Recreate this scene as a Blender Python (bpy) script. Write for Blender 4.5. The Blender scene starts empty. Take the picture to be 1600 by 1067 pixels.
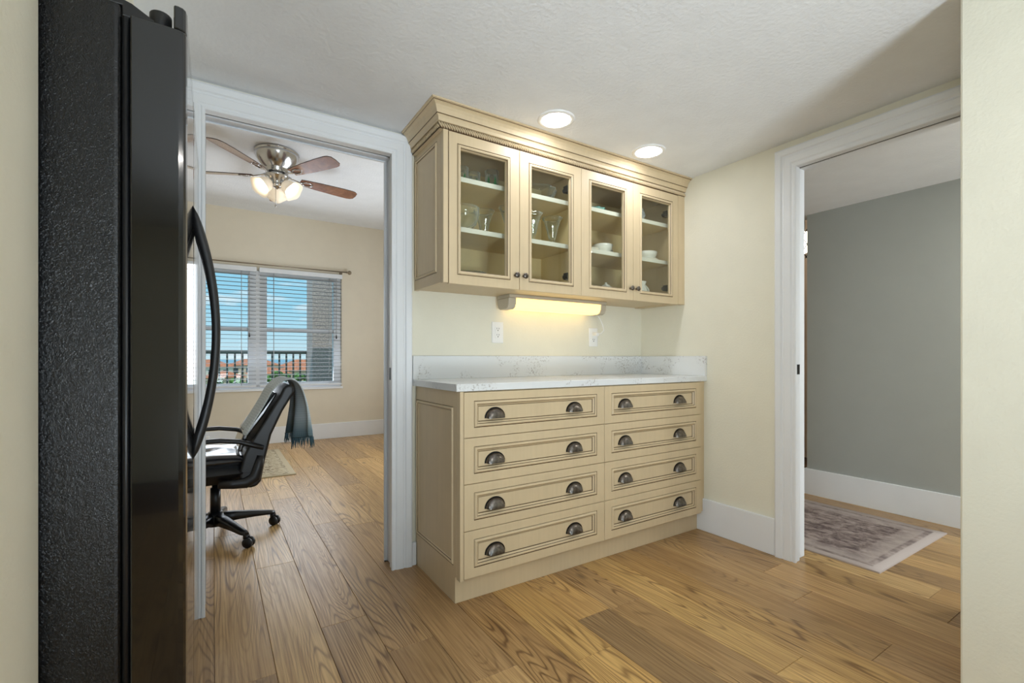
import bpy, bmesh, math, random
from mathutils import Vector

random.seed(7)
scene = bpy.context.scene
COL = scene.collection
PI = math.pi

# ------------------------------------------------------------------ camera, world, lights, exposure
cam_d = bpy.data.cameras.new('camera')
cam_d.sensor_width = 36.0
cam_d.lens = 731.6 / 1600 * 36.0
cam_d.shift_y = (558.7 - 533.5) / 1600
cam_d.clip_start = 0.02
cam_d.clip_end = 3000
cam = bpy.data.objects.new('camera', cam_d)
COL.objects.link(cam)
cam.location = (0, 0, 1.04)
cam.rotation_euler = (PI / 2, 0, -math.radians(32.506))
scene.camera = cam

vs = scene.view_settings
scene.display_settings.display_device = 'sRGB'
vs.view_transform = 'Standard'
vs.look = 'None'
vs.exposure = 0.12
vs.gamma = 1.0
vs.use_curve_mapping = False
scene.cycles.max_bounces = 8
scene.cycles.diffuse_bounces = 4
scene.cycles.adaptive_threshold = 0.035
scene.cycles.transparent_max_bounces = 20
scene.cycles.sample_clamp_indirect = 6.0
scene.cycles.caustics_reflective = False
scene.cycles.caustics_refractive = False


def lin(c):
    return tuple(((v / 255) / 12.92 if v / 255 <= 0.04045 else ((v / 255 + 0.055) / 1.055) ** 2.4) for v in c)


world = bpy.data.worlds.new('world')
scene.world = world
world.use_nodes = True
wn, wl = world.node_tree.nodes, world.node_tree.links
wn.clear()
wo = wn.new('ShaderNodeOutputWorld')
wb = wn.new('ShaderNodeBackground')
wb.inputs['Strength'].default_value = 1.0
tc = wn.new('ShaderNodeTexCoord')
sx = wn.new('ShaderNodeSeparateXYZ')
wl.new(tc.outputs['Generated'], sx.inputs[0])
cr = wn.new('ShaderNodeValToRGB')
cr.color_ramp.elements[0].position = 0.0
cr.color_ramp.elements[0].color = (*lin((205, 232, 243)), 1)
cr.color_ramp.elements[1].position = 0.45
cr.color_ramp.elements[1].color = (*lin((112, 186, 232)), 1)
e = cr.color_ramp.elements.new(0.10)
e.color = (*lin((160, 218, 244)), 1)
wl.new(sx.outputs['Z'], cr.inputs[0])
mp = wn.new('ShaderNodeMapping')
mp.inputs['Scale'].default_value = (5, 5, 16)
wl.new(tc.outputs['Generated'], mp.inputs[0])
nz = wn.new('ShaderNodeTexNoise')
nz.inputs['Scale'].default_value = 1.6
nz.inputs['Detail'].default_value = 6
wl.new(mp.outputs[0], nz.inputs['Vector'])
cr2 = wn.new('ShaderNodeValToRGB')
cr2.color_ramp.elements[0].position = 0.54
cr2.color_ramp.elements[1].position = 0.68
wl.new(nz.outputs[0], cr2.inputs[0])
mxw = wn.new('ShaderNodeMix')
mxw.data_type = 'RGBA'
wl.new(cr2.outputs[0], mxw.inputs[0])
wl.new(cr.outputs[0], mxw.inputs[6])
mxw.inputs[7].default_value = (0.95, 0.97, 1.0, 1)
wl.new(mxw.outputs[2], wb.inputs['Color'])
wl.new(wb.outputs[0], wo.inputs['Surface'])

sun_d = bpy.data.lights.new('sun', 'SUN')
sun_d.energy = 2.2
sun_d.angle = 0.01
sun_d.color = (1, 0.95, 0.86)
sun = bpy.data.objects.new('sun', sun_d)
COL.objects.link(sun)
sun.rotation_euler = Vector((0.35, 0.5, -0.9)).to_track_quat('-Z', 'Y').to_euler()
sun.location = (0, 0, 30)


def area(name, loc, direction, sx_, sy_, power, color=(1, 1, 1), disk=False, spread=PI):
    d = bpy.data.lights.new(name, 'AREA')
    d.shape = 'DISK' if disk else 'RECTANGLE'
    d.size = sx_
    if not disk:
        d.size_y = sy_
    d.energy = power
    d.color = color
    d.spread = spread
    o = bpy.data.objects.new(name, d)
    COL.objects.link(o)
    o.location = loc
    o.rotation_euler = Vector(direction).to_track_quat('-Z', 'Y').to_euler()
    return o


WARM = (1.0, 0.90, 0.76)
NEUT = (1.0, 0.96, 0.90)
DAY = (0.86, 0.93, 1.0)
# added unseen fills: kitchen rear, kitchen side, office side; daylight: office window, hall end
area('rear_fill', (1.3, -2.55, 1.15), (0, 1, 0), 1.4, 1.9, 9, (0.80, 0.91, 1.0))  # unseen fill added behind the camera
area('ceiling_uplight_fill', (0.40, -2.50, 0.35), (0.55, 3.0, 2.1), 0.8, 0.6, 24, (0.82, 0.92, 1.0), spread=math.radians(80))  # added upward fill that brightens the kitchen ceiling
area('kitchen_side_fill', (-0.97, -0.25, 1.25), (1, 0.85, -0.25), 1.1, 0.9, 8.5, (0.84, 0.93, 1.0), spread=math.radians(95))  # added fill for the right wall and its baseboard
area('office_window_daylight', (0.445, 6.29, 1.38), (0, -1, -0.22), 1.90, 1.38, 24, (0.90, 0.94, 1.0))
area('office_side_fill', (2.46, 4.3, 1.35), (-1, 0, 0.25), 1.6, 1.5, 58, (0.82, 0.91, 1.0))  # added lamp on the hidden office wall, brightens the office
area('hall_end_daylight', (3.0, -1.95, 1.2), (0.3, 1, -0.2), 1.0, 1.6, 52, (0.84, 0.92, 1.0))
# added unseen downlights behind the camera, filling the kitchen
for cx, cy in ((1.15, -0.45), (1.5, -1.4), (0.95, -1.7)):
    area('kitchen_ceiling_fill', (cx, cy, 2.14), (0, 0, -1), 0.13, 0.13, 4, NEUT, disk=True)
area('hall_ceiling_fill', (3.2, 0.2, 2.12), (0, 0, -1), 0.13, 0.13, 8, NEUT, disk=True)  # unseen ceiling lamp added to brighten the hall


# ------------------------------------------------------------------ materials
def new_mat(name):
    m = bpy.data.materials.new(name)
    m.use_nodes = True
    nt = m.node_tree
    b = nt.nodes['Principled BSDF']
    return m, nt, b


def N(nt, t, **kw):
    n = nt.nodes.new(t)
    for k, v in kw.items():
        if k in n.inputs:
            n.inputs[k].default_value = v
        else:
            setattr(n, k, v)
    return n


def coords(nt, scale=(1, 1, 1), rnd=False):
    t = nt.nodes.new('ShaderNodeTexCoord')
    m = nt.nodes.new('ShaderNodeMapping')
    m.inputs['Scale'].default_value = scale
    nt.links.new(t.outputs['Object'], m.inputs[0])
    if rnd:
        oi = nt.nodes.new('ShaderNodeObjectInfo')
        mul = N(nt, 'ShaderNodeVectorMath', operation='SCALE')
        cmb = nt.nodes.new('ShaderNodeCombineXYZ')
        for i in range(3):
            nt.links.new(oi.outputs['Random'], cmb.inputs[i])
        nt.links.new(cmb.outputs[0], mul.inputs[0])
        mul.inputs['Scale'].default_value = 61.0
        nt.links.new(mul.outputs[0], m.inputs['Location'])
    return m.outputs[0]


def bump(nt, b, height, strength=0.2, dist=0.002):
    bp = nt.nodes.new('ShaderNodeBump')
    bp.inputs['Strength'].default_value = strength
    bp.inputs['Distance'].default_value = dist
    nt.links.new(height, bp.inputs['Height'])
    nt.links.new(bp.outputs[0], b.inputs['Normal'])


def ramp(nt, fac, stops):
    r = nt.nodes.new('ShaderNodeValToRGB')
    els = r.color_ramp.elements
    while len(els) < len(stops):
        els.new(0.5)
    for el, (p, c) in zip(els, stops):
        el.position = p
        el.color = (*lin(c), 1) if max(c) > 1 else (*c, 1)
    nt.links.new(fac, r.inputs[0])
    return r.outputs[0]


def mix(nt, fac, a, b, mode='MIX'):
    m = nt.nodes.new('ShaderNodeMix')
    m.data_type = 'RGBA'
    m.blend_type = mode
    for sock, v in ((m.inputs[0], fac), (m.inputs[6], a), (m.inputs[7], b)):
        if isinstance(v, (int, float)):
            sock.default_value = v
        elif isinstance(v, tuple):
            sock.default_value = (*lin(v), 1)
        else:
            nt.links.new(v, sock)
    return m.outputs[2]


def math_n(nt, op, a, b=None):
    m = nt.nodes.new('ShaderNodeMath')
    m.operation = op
    for s, v in ((m.inputs[0], a), (m.inputs[1], b)):
        if v is None:
            continue
        if isinstance(v, (int, float)):
            s.default_value = v
        else:
            nt.links.new(v, s)
    return m.outputs[0]


def noise(nt, vec, scale, detail=3, rough=0.5, dist=0.0):
    n = N(nt, 'ShaderNodeTexNoise', Scale=scale, Detail=detail, Roughness=rough, Distortion=dist)
    nt.links.new(vec, n.inputs['Vector'])
    return n.outputs[0]


def plain(name, c, rough=0.5, metal=0.0, var=0.04, bscale=0, bstr=0.1, bdist=0.001, coat=0.0, vscale=7.0, spec=None):
    m, nt, b = new_mat(name)
    v = coords(nt)
    n = noise(nt, v, vscale, 3)
    hi = tuple(min(255, x * (1 + var)) for x in c)
    lo = tuple(x * (1 - var) for x in c)
    nt.links.new(ramp(nt, n, [(0.3, lo), (0.7, hi)]), b.inputs['Base Color'])
    b.inputs['Roughness'].default_value = rough
    b.inputs['Metallic'].default_value = metal
    b.inputs['Coat Weight'].default_value = coat
    if spec is not None:
        b.inputs['Specular IOR Level'].default_value = spec
    if bscale:
        bump(nt, b, noise(nt, v, bscale, 3), bstr, bdist)
    return m


def emit(name, c, strength, base=None):
    m, nt, b = new_mat(name)
    v = coords(nt)
    n = noise(nt, v, 4, 1)
    lo = tuple(x * 0.99 for x in c)
    nt.links.new(ramp(nt, n, [(0.3, lo), (0.7, c)]), b.inputs['Emission Color'])
    b.inputs['Base Color'].default_value = (*lin(base or c), 1)
    b.inputs['Emission Strength'].default_value = strength
    b.inputs['Roughness'].default_value = 0.5
    return m


def thin_glass(name, tint=(250, 252, 250), refl=1.0, edge=0.0, edge_col=(225, 235, 230)):
    m = bpy.data.materials.new(name)
    m.use_nodes = True
    nt = m.node_tree
    nt.nodes.clear()
    out = nt.nodes.new('ShaderNodeOutputMaterial')
    tr = nt.nodes.new('ShaderNodeBsdfTransparent')
    tr.inputs[0].default_value = (*lin(tint), 1)
    gl = nt.nodes.new('ShaderNodeBsdfGlossy')
    gl.inputs['Roughness'].default_value = 0.01
    fr = nt.nodes.new('ShaderNodeFresnel')
    geo = nt.nodes.new('ShaderNodeNewGeometry')
    ior = math_n(nt, 'ADD', math_n(nt, 'MULTIPLY', geo.outputs['Backfacing'], 1 / 1.45 - 1.45), 1.45)
    nt.links.new(ior, fr.inputs['IOR'])
    f = math_n(nt, 'MULTIPLY', fr.outputs[0], refl)
    mx = nt.nodes.new('ShaderNodeMixShader')
    nt.links.new(f, mx.inputs[0])
    nt.links.new(tr.outputs[0], mx.inputs[1])
    nt.links.new(gl.outputs[0], mx.inputs[2])
    res = mx.outputs[0]
    if edge > 0:
        lw = nt.nodes.new('ShaderNodeLayerWeight')
        lw.inputs['Blend'].default_value = 0.35
        df = nt.nodes.new('ShaderNodeBsdfDiffuse')
        df.inputs[0].default_value = (*lin(edge_col), 1)
        p = math_n(nt, 'POWER', lw.outputs['Facing'], 2.0)
        p = math_n(nt, 'MULTIPLY', p, edge)
        m2 = nt.nodes.new('ShaderNodeMixShader')
        nt.links.new(p, m2.inputs[0])
        nt.links.new(res, m2.inputs[1])
        nt.links.new(df.outputs[0], m2.inputs[2])
        res = m2.outputs[0]
    nt.links.new(res, out.inputs[0])
    return m


def wood_floor(name):
    m, nt, b = new_mat(name)
    oi = nt.nodes.new('ShaderNodeObjectInfo')
    v = coords(nt, (5.0, 0.46, 5.0), rnd=True)
    n1 = noise(nt, v, 1.0, 1.6, 0.45, 0.35)
    rings = math_n(nt, 'SINE', math_n(nt, 'MULTIPLY', n1, 300.0))
    rings = math_n(nt, 'ADD', math_n(nt, 'MULTIPLY', rings, 0.5), 0.5)
    rings = math_n(nt, 'POWER', rings, 4.5)
    v2 = coords(nt, (160, 3.2, 160), rnd=True)
    pores = noise(nt, v2, 1.0, 3, 0.6)
    v3 = coords(nt, (2.2, 0.9, 2.2), rnd=True)
    blot = noise(nt, v3, 1.5, 3)
    rmask = ramp(nt, blot, [(0.42, (0.10, 0.10, 0.10)), (0.60, (0.9, 0.9, 0.9))])
    base = mix(nt, 1.0, oi.outputs['Color'], ramp(nt, pores, [(0.32, (205, 195, 185)), (0.62, (255, 255, 255))]), 'MULTIPLY')
    base = mix(nt, 1.0, base, ramp(nt, blot, [(0.3, (228, 222, 218)), (0.7, (255, 255, 255))]), 'MULTIPLY')
    fac = math_n(nt, 'MULTIPLY', rings, rmask)
    dark = mix(nt, 1.0, base, (162, 147, 135), 'MULTIPLY')
    colr = mix(nt, fac, base, dark)
    vk = coords(nt, (3.2, 1.5, 3.2), rnd=True)
    vo = N(nt, 'ShaderNodeTexVoronoi', Scale=1.0)
    nt.links.new(vk, vo.inputs['Vector'])
    kn = ramp(nt, vo.outputs['Distance'], [(0.025, (0.7, 0.7, 0.7)), (0.075, (0.0, 0.0, 0.0))])
    colr = mix(nt, kn, colr, (78, 58, 40))
    nt.links.new(colr, b.inputs['Base Color'])
    nt.links.new(ramp(nt, pores, [(0.3, (0.40, 0.40, 0.40)), (0.7, (0.28, 0.28, 0.28))]), b.inputs['Roughness'])
    hgt = math_n(nt, 'SUBTRACT', pores, math_n(nt, 'MULTIPLY', fac, 0.8))
    bump(nt, b, hgt, 0.12, 0.001)
    return m


def cabinet_paint(name, c):
    m, nt, b = new_mat(name)
    v = coords(nt, (60, 60, 3))
    n = noise(nt, v, 1.0, 3)
    v2 = coords(nt)
    n2 = noise(nt, v2, 9, 2)
    colr = ramp(nt, n, [(0.3, tuple(x * 0.955 for x in c)), (0.7, c)])
    colr = mix(nt, 0.5, colr, ramp(nt, n2, [(0.3, tuple(x * 0.96 for x in c)), (0.7, c)]))
    nt.links.new(colr, b.inputs['Base Color'])
    b.inputs['Roughness'].default_value = 0.42
    return m


def quartz(name):
    m, nt, b = new_mat(name)
    v = coords(nt)
    big = noise(nt, v, 3.2, 3, 0.55, 0.8)
    ridge = math_n(nt, 'ABSOLUTE', math_n(nt, 'SUBTRACT', big, 0.5))
    vein = ramp(nt, ridge, [(0.0, (1.0, 1.0, 1.0)), (0.055, (0.0, 0.0, 0.0))])
    fl = noise(nt, v, 95, 4, 0.65)
    flm = ramp(nt, fl, [(0.52, (0.0, 0.0, 0.0)), (0.66, (0.85, 0.85, 0.85))])
    f = math_n(nt, 'MULTIPLY', vein, flm)
    colr = mix(nt, f, (226, 228, 228), (150, 142, 134))
    nt.links.new(colr, b.inputs['Base Color'])
    b.inputs['Roughness'].default_value = 0.18
    return m


def leather(name, c=(14, 15, 18), rough=0.33):
    m, nt, b = new_mat(name)
    v = coords(nt)
    vo = N(nt, 'ShaderNodeTexVoronoi', Scale=260.0)
    nt.links.new(v, vo.inputs['Vector'])
    nt.links.new(ramp(nt, noise(nt, v, 6, 2), [(0.3, c), (0.7, tuple(x * 1.5 for x in c))]), b.inputs['Base Color'])
    b.inputs['Roughness'].default_value = rough
    bump(nt, b, vo.outputs['Distance'], 0.15, 0.0006)
    return m


def fridge_side(name):
    m, nt, b = new_mat(name)
    v = coords(nt)
    a = noise(nt, v, 210, 3, 0.6, 1.2)
    c = noise(nt, v, 45, 2, 0.5, 0.8)
    h = math_n(nt, 'ADD', a, math_n(nt, 'MULTIPLY', c, 0.6))
    nt.links.new(ramp(nt, c, [(0.3, (9, 9, 10)), (0.7, (13, 13, 14))]), b.inputs['Base Color'])
    b.inputs['Roughness'].default_value = 0.24
    bump(nt, b, h, 0.6, 0.0016)
    return m


def rug_mat(name, cols, border, scale=14.0, half=(0.5, 0.7), dens=(0.42, 0.6)):
    m, nt, b = new_mat(name)
    t = nt.nodes.new('ShaderNodeTexCoord')
    s = nt.nodes.new('ShaderNodeSeparateXYZ')
    nt.links.new(t.outputs['Object'], s.inputs[0])
    ex = math_n(nt, 'SUBTRACT', half[0], math_n(nt, 'ABSOLUTE', s.outputs[0]))
    ey = math_n(nt, 'SUBTRACT', half[1], math_n(nt, 'ABSOLUTE', s.outputs[1]))
    edge = math_n(nt, 'MINIMUM', ex, ey)
    v = coords(nt)
    n1 = noise(nt, v, scale, 6, 0.72, 0.5)
    vs_ = coords(nt, (1.0, 0.35, 1.0))
    n2 = noise(nt, vs_, scale * 3, 4, 0.7)
    n = math_n(nt, 'ADD', math_n(nt, 'MULTIPLY', n1, 0.6), math_n(nt, 'MULTIPLY', n2, 0.4))
    field = ramp(nt, n, [(dens[0], cols[0]), (dens[1], cols[1])])
    bands = ramp(nt, edge, [(0.0, (1, 1, 1)), (0.045, (1, 1, 1)), (0.05, (0.25, 0.25, 0.25)), (0.075, (0.25, 0.25, 0.25)),
                            (0.08, (0.75, 0.75, 0.75)), (0.16, (0.35, 0.35, 0.35)), (0.17, (0.0, 0.0, 0.0))])
    colr = mix(nt, bands, field, border)
    nt.links.new(colr, b.inputs['Base Color'])
    b.inputs['Roughness'].default_value = 0.95
    b.inputs['Specular IOR Level'].default_value = 0.1
    bump(nt, b, noise(nt, v, 400, 2), 0.4, 0.002)
    return m


def throw_mat(name):
    m, nt, b = new_mat(name)
    t = nt.nodes.new('ShaderNodeTexCoord')
    s = nt.nodes.new('ShaderNodeSeparateXYZ')
    nt.links.new(t.outputs['UV'], s.inputs[0])
    w = math_n(nt, 'SINE', math_n(nt, 'MULTIPLY', s.outputs[1], 420.0))
    w2 = math_n(nt, 'SINE', math_n(nt, 'MULTIPLY', s.outputs[0], 380.0))
    tint = ramp(nt, s.outputs[0], [(0.0, (206, 210, 212)), (0.55, (202, 210, 214)), (0.86, (188, 200, 206)), (0.95, (108, 130, 140)), (1.0, (80, 106, 118))])
    f = math_n(nt, 'ADD', math_n(nt, 'MULTIPLY', w, 0.12), math_n(nt, 'MULTIPLY', w2, 0.12))
    f = math_n(nt, 'ADD', f, 0.2)
    nt.links.new(mix(nt, f, tint, (132, 152, 158)), b.inputs['Base Color'])
    b.inputs['Roughness'].default_value = 0.95
    b.inputs['Specular IOR Level'].default_value = 0.1
    return m


def blade_mat(name):
    m, nt, b = new_mat(name)
    v = coords(nt, (1, 1, 1))
    wv = N(nt, 'ShaderNodeTexNoise', Scale=14.0, Detail=4.0, Distortion=1.0)
    nt.links.new(v, wv.inputs['Vector'])
    nt.links.new(ramp(nt, wv.outputs[0], [(0.3, (112, 66, 44)), (0.7, (150, 96, 66))]), b.inputs['Base Color'])
    b.inputs['Roughness'].default_value = 0.25
    b.inputs['Coat Weight'].default_value = 1.0
    b.inputs['Coat Roughness'].default_value = 0.12
    return m


def coat(m, w, r):
    b = m.node_tree.nodes['Principled BSDF']
    b.inputs['Coat Weight'].default_value = w
    b.inputs['Coat Roughness'].default_value = r
    return m


MT = dict(
    wall=plain('cream_wall_paint', (231, 227, 209), 0.75, var=0.008, bscale=95, bstr=0.35, bdist=0.003),
    wall_office=plain('beige_wall_paint', (226, 216, 196), 0.8, var=0.008, bscale=95, bstr=0.2, bdist=0.002),
    wall_hall=plain('grey_wall_paint', (166, 169, 164), 0.7, var=0.008, bscale=95, bstr=0.15, bdist=0.002),
    wall_warm=plain('peach_wall_paint', (236, 214, 190), 0.8, var=0.01),
    ceiling=plain('ceiling_paint', (236, 238, 240), 0.9, var=0.01, bscale=60, bstr=0.45, bdist=0.005),
    trim=plain('white_trim_paint', (234, 236, 238), 0.32, var=0.006),
    floor=wood_floor('oak_planks'),
    subfloor=plain('oak_subfloor', (98, 72, 46), 0.7, var=0.06),
    cream=cabinet_paint('cream_cabinet_paint', (212, 191, 155)),
    glaze=plain('brown_glaze', (84, 63, 40), 0.5, var=0.06),
    cream_in=plain('cabinet_interior', (232, 210, 162), 0.55, var=0.02),
    shelf_edge=plain('white_shelf_edge', (238, 234, 222), 0.45, var=0.01),
    pewter=plain('dark_pewter', (112, 106, 100), 0.28, 0.95, var=0.2, vscale=60),
    pewter_dark=plain('dark_pewter_rim', (30, 28, 27), 0.45, 0.6, var=0.1),
    quartz=quartz('white_quartz'),
    glass=thin_glass('clear_pane', (247, 249, 246), 0.9),
    win_glass=thin_glass('window_pane', (246, 250, 250), 0.5),
    crystal=thin_glass('clear_glassware', (252, 254, 253), 1.3, 0.85, (244, 250, 247)),
    fridge_side=fridge_side('textured_black_enamel'),
    fridge=plain('gloss_black', (10, 10, 11), 0.10, var=0.05, coat=0.6),
    fridge_matte=plain('matte_black_plastic', (24, 24, 25), 0.42, var=0.06),
    gasket=plain('rubber_gasket', (20, 21, 24), 0.35, var=0.05),
    leather=leather('black_leather', (10, 11, 14), 0.36),
    seat_leather=coat(leather('black_leather_seat', (20, 21, 25), 0.24), 1.0, 0.12),
    plastic=plain('black_plastic', (18, 19, 23), 0.35, var=0.06),
    chrome=plain('brushed_nickel', (200, 200, 200), 0.2, 1.0, var=0.03),
    blade=blade_mat('walnut_blade'),
    blade_edge=plain('dark_blade_edge', (52, 36, 30), 0.4, var=0.05),
    shade=emit('frosted_glass_shade', (255, 240, 216), 0.26),
    bulb=emit('lit_bulb', (255, 242, 220), 7.0),
    can_lens=emit('lit_can_lens', (248, 250, 255), 55.0),
    tube_diff=emit('lit_diffuser', (255, 218, 140), 1.5),
    grey_plastic=plain('beige_grey_plastic', (188, 178, 158), 0.4, var=0.02),
    white_plastic=plain('white_plastic', (240, 240, 238), 0.3, var=0.01),
    slot=plain('outlet_slot', (40, 38, 36), 0.6),
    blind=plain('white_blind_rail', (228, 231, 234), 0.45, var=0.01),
    slat=plain('white_slat_painted_shade', (132, 136, 142), 0.45, var=0.01),  # white slats greyed; their backlit shade is put into the colour
    cord=plain('blind_cord', (180, 184, 186), 0.8, var=0.02),
    vinyl=plain('white_vinyl', (236, 239, 242), 0.35, var=0.006),
    rod=plain('antique_nickel_rod', (150, 138, 120), 0.35, 0.8, var=0.05),
    rug_hall=rug_mat('distressed_rug', ((104, 90, 88), (178, 162, 154)), (188, 174, 166), 12.0, (0.47, 0.60)),
    rug_office=rug_mat('floral_rug', ((122, 108, 88), (194, 182, 156)), (188, 174, 146), 26.0, (0.75, 0.68), (0.45, 0.53)),
    throw=throw_mat('teal_throw_weave'),
    fringe=plain('teal_fringe', (62, 92, 104), 0.95, var=0.1),
    china=plain('white_china', (240, 238, 230), 0.2, var=0.01, coat=0.3),
    china_blue=plain('blue_patterned_china', (196, 204, 212), 0.25, var=0.16, vscale=60),
    turq=plain('turquoise_ceramic', (150, 206, 206), 0.3, var=0.12, vscale=40),
    green=plain('green_print', (36, 116, 62), 0.4, var=0.08),
    red=plain('red_print', (176, 46, 52), 0.4, var=0.08),
    hinge=plain('dark_hinge', (58, 56, 54), 0.4, 0.7),
    stucco=plain('grey_stucco', (196, 180, 174), 0.95, var=0.10, bscale=40, bstr=0.8, bdist=0.02, vscale=40),
    rail=plain('dark_green_rail', (64, 78, 76), 0.5, var=0.05),
    slab=plain('balcony_concrete', (176, 170, 162), 0.9, var=0.05),
    ground=plain('far_ground', (132, 140, 104), 1.0, var=0.25, vscale=0.05),
    roof=plain('terracotta_roof', (206, 128, 92), 0.9, var=0.12, vscale=1.2),
    bwall=plain('peach_stucco', (232, 204, 176), 0.9, var=0.04, vscale=0.5),
    bwall2=plain('pale_stucco', (236, 226, 212), 0.9, var=0.04, vscale=0.5),
    bwin=plain('far_window', (70, 82, 92), 0.2, var=0.05),
    white_roof=plain('white_carport_roof', (240, 240, 238), 0.7, var=0.02),
    leaf=plain('tree_leaf', (78, 112, 56), 0.9, var=0.45, vscale=1.5),
    bark=plain('tree_bark', (92, 76, 60), 0.9, var=0.1),
    water=plain('bay_water', (118, 160, 178), 0.3, var=0.04, vscale=0.01),
)

# ------------------------------------------------------------------ mesh helpers
WORLD = {}   # world origin of each object built here


class MB:
    def __init__(s):
        s.v, s.f, s.m, s.sm = [], [], [], []

    def add(s, verts, faces, mi=0, smooth=False):
        o = len(s.v)
        s.v += [tuple(p) for p in verts]
        for f in faces:
            s.f.append([i + o for i in f])
            s.m.append(mi)
            s.sm.append(smooth)

    def box(s, x0, x1, y0, y1, z0, z1, mi=0):
        vs_ = [(x, y, z) for x in (x0, x1) for y in (y0, y1) for z in (z0, z1)]
        s.add(vs_, [(0, 1, 3, 2), (4, 6, 7, 5), (0, 4, 5, 1), (2, 3, 7, 6), (0, 2, 6, 4), (1, 5, 7, 3)], mi)

    def prism(s, pts, axis, a, b, mi=0):
        def P(p, t):
            if axis == 'y':
                return (p[0], t, p[1])
            if axis == 'x':
                return (t, p[0], p[1])
            return (p[0], p[1], t)
        n = len(pts)
        vs_ = [P(p, a) for p in pts] + [P(p, b) for p in pts]
        fs = [list(range(n)), list(range(n, 2 * n))[::-1]]
        fs += [(i, (i + 1) % n, n + (i + 1) % n, n + i) for i in range(n)]
        s.add(vs_, fs, mi)

    def lathe(s, prof, c=(0, 0, 0), n=24, mi=0, smooth=True, axis=None, mis=None, wob=None):
        ax = Vector(axis or (0, 0, 1)).normalized()
        t = Vector((1, 0, 0)) if abs(ax.x) < 0.9 else Vector((0, 1, 0))
        u = ax.cross(t).normalized()
        w = ax.cross(u)
        c = Vector(c)
        vs_ = []
        for r, z in prof:
            for i in range(n):
                a = 2 * PI * i / n
                rr = r * (1 + (wob(a, z) if wob else 0))
                vs_.append(c + ax * z + u * (rr * math.cos(a)) + w * (rr * math.sin(a)))
        o = len(s.v)
        s.v += [tuple(p) for p in vs_]
        for k in range(len(prof) - 1):
            for i in range(n):
                j = (i + 1) % n
                s.f.append([o + k * n + i, o + k * n + j, o + (k + 1) * n + j, o + (k + 1) * n + i])
                s.m.append(mis[k] if mis else mi)
                s.sm.append(smooth)

    def tube(s, path, r, n=8, mi=0, smooth=True, cap=True, flat=None):
        path = [Vector(p) for p in path]
        rs = r if isinstance(r, (list, tuple)) else [r] * len(path)
        up = None
        rings = []
        for k, p in enumerate(path):
            d = (path[min(k + 1, len(path) - 1)] - path[max(k - 1, 0)]).normalized()
            if up is None:
                up = Vector((0, 0, 1)) if abs(d.z) < 0.9 else Vector((0, 1, 0))
            a = d.cross(up)
            if a.length < 1e-5:
                a = d.cross(Vector((0, 1, 0)))
            a.normalize()
            bb = a.cross(d).normalized()
            up = bb
            fa, fb = flat or (1, 1)
            rings.append([p + a * (rs[k] * fa * math.cos(2 * PI * i / n)) + bb * (rs[k] * fb * math.sin(2 * PI * i / n)) for i in range(n)])
        o = len(s.v)
        for rg in rings:
            s.v += [tuple(q) for q in rg]
        for k in range(len(rings) - 1):
            for i in range(n):
                j = (i + 1) % n
                s.f.append([o + k * n + i, o + k * n + j, o + (k + 1) * n + j, o + (k + 1) * n + i])
                s.m.append(mi)
                s.sm.append(smooth)
        if cap:
            s.f.append([o + i for i in range(n)][::-1])
            s.m.append(mi)
            s.sm.append(False)
            e = o + (len(rings) - 1) * n
            s.f.append([e + i for i in range(n)])
            s.m.append(mi)
            s.sm.append(False)

    def loops(s, lp, closed=True, mis=None, smooth=False):
        """lp: list of vertex loops (equal length) lofted one to the next; closed loops"""
        n = len(lp[0])
        o = len(s.v)
        for l in lp:
            s.v += [tuple(p) for p in l]
        for k in range(len(lp) - 1):
            for i in range(n if closed else n - 1):
                j = (i + 1) % n
                s.f.append([o + k * n + i, o + k * n + j, o + (k + 1) * n + j, o + (k + 1) * n + i])
                s.m.append(mis[k] if mis else 0)
                s.sm.append(smooth)
        return o, n

    def mesh(s, name, mats, origin=(0, 0, 0)):
        me = bpy.data.meshes.new(name)
        ox, oy, oz = origin
        me.from_pydata([(x - ox, y - oy, z - oz) for x, y, z in s.v], [], s.f)
        for m in mats:
            me.materials.append(MT[m])
        for p, mi, sm in zip(me.polygons, s.m, s.sm):
            p.material_index = mi
            p.use_smooth = sm
        bm = bmesh.new()
        bm.from_mesh(me)
        bmesh.ops.recalc_face_normals(bm, faces=bm.faces)
        bm.to_mesh(me)
        bm.free()
        me.update()
        return me

    def build(s, name, mats, parent=None, bevel=0.0, seg=2, origin=None):
        if isinstance(mats, str):
            mats = [mats]
        if origin is None:
            if parent is not None:
                origin = WORLD[parent.name]
            else:
                xs, ys, zs = zip(*s.v)
                origin = ((min(xs) + max(xs)) / 2, (min(ys) + max(ys)) / 2, min(zs))
        me = s.mesh(name, mats, origin)
        o = bpy.data.objects.new(name, me)
        COL.objects.link(o)
        if parent is not None:
            o.parent = parent
            po = WORLD[parent.name]
            o.location = tuple(a - b for a, b in zip(origin, po))
        else:
            o.location = origin
        WORLD[o.name] = tuple(origin)
        if bevel:
            bv = o.modifiers.new('bevel', 'BEVEL')
            bv.width = bevel
            bv.segments = seg
            bv.limit_method = 'ANGLE'
            bv.angle_limit = math.radians(40)
        return o


def put(me, name, loc, parent=None, rot=(0, 0, 0)):
    """an object of its own on shared mesh data, at a world position"""
    o = bpy.data.objects.new(name, me)
    COL.objects.link(o)
    if parent is not None:
        o.parent = parent
        o.location = tuple(a - b for a, b in zip(loc, WORLD[parent.name]))
    else:
        o.location = loc
    o.rotation_euler = rot
    WORLD[o.name] = tuple(loc)
    return o


def tag(o, label, cat, group=None, kind=None):
    o['label'] = label
    o['category'] = cat
    if group:
        o['group'] = group
    if kind:
        o['kind'] = kind
    return o


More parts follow.
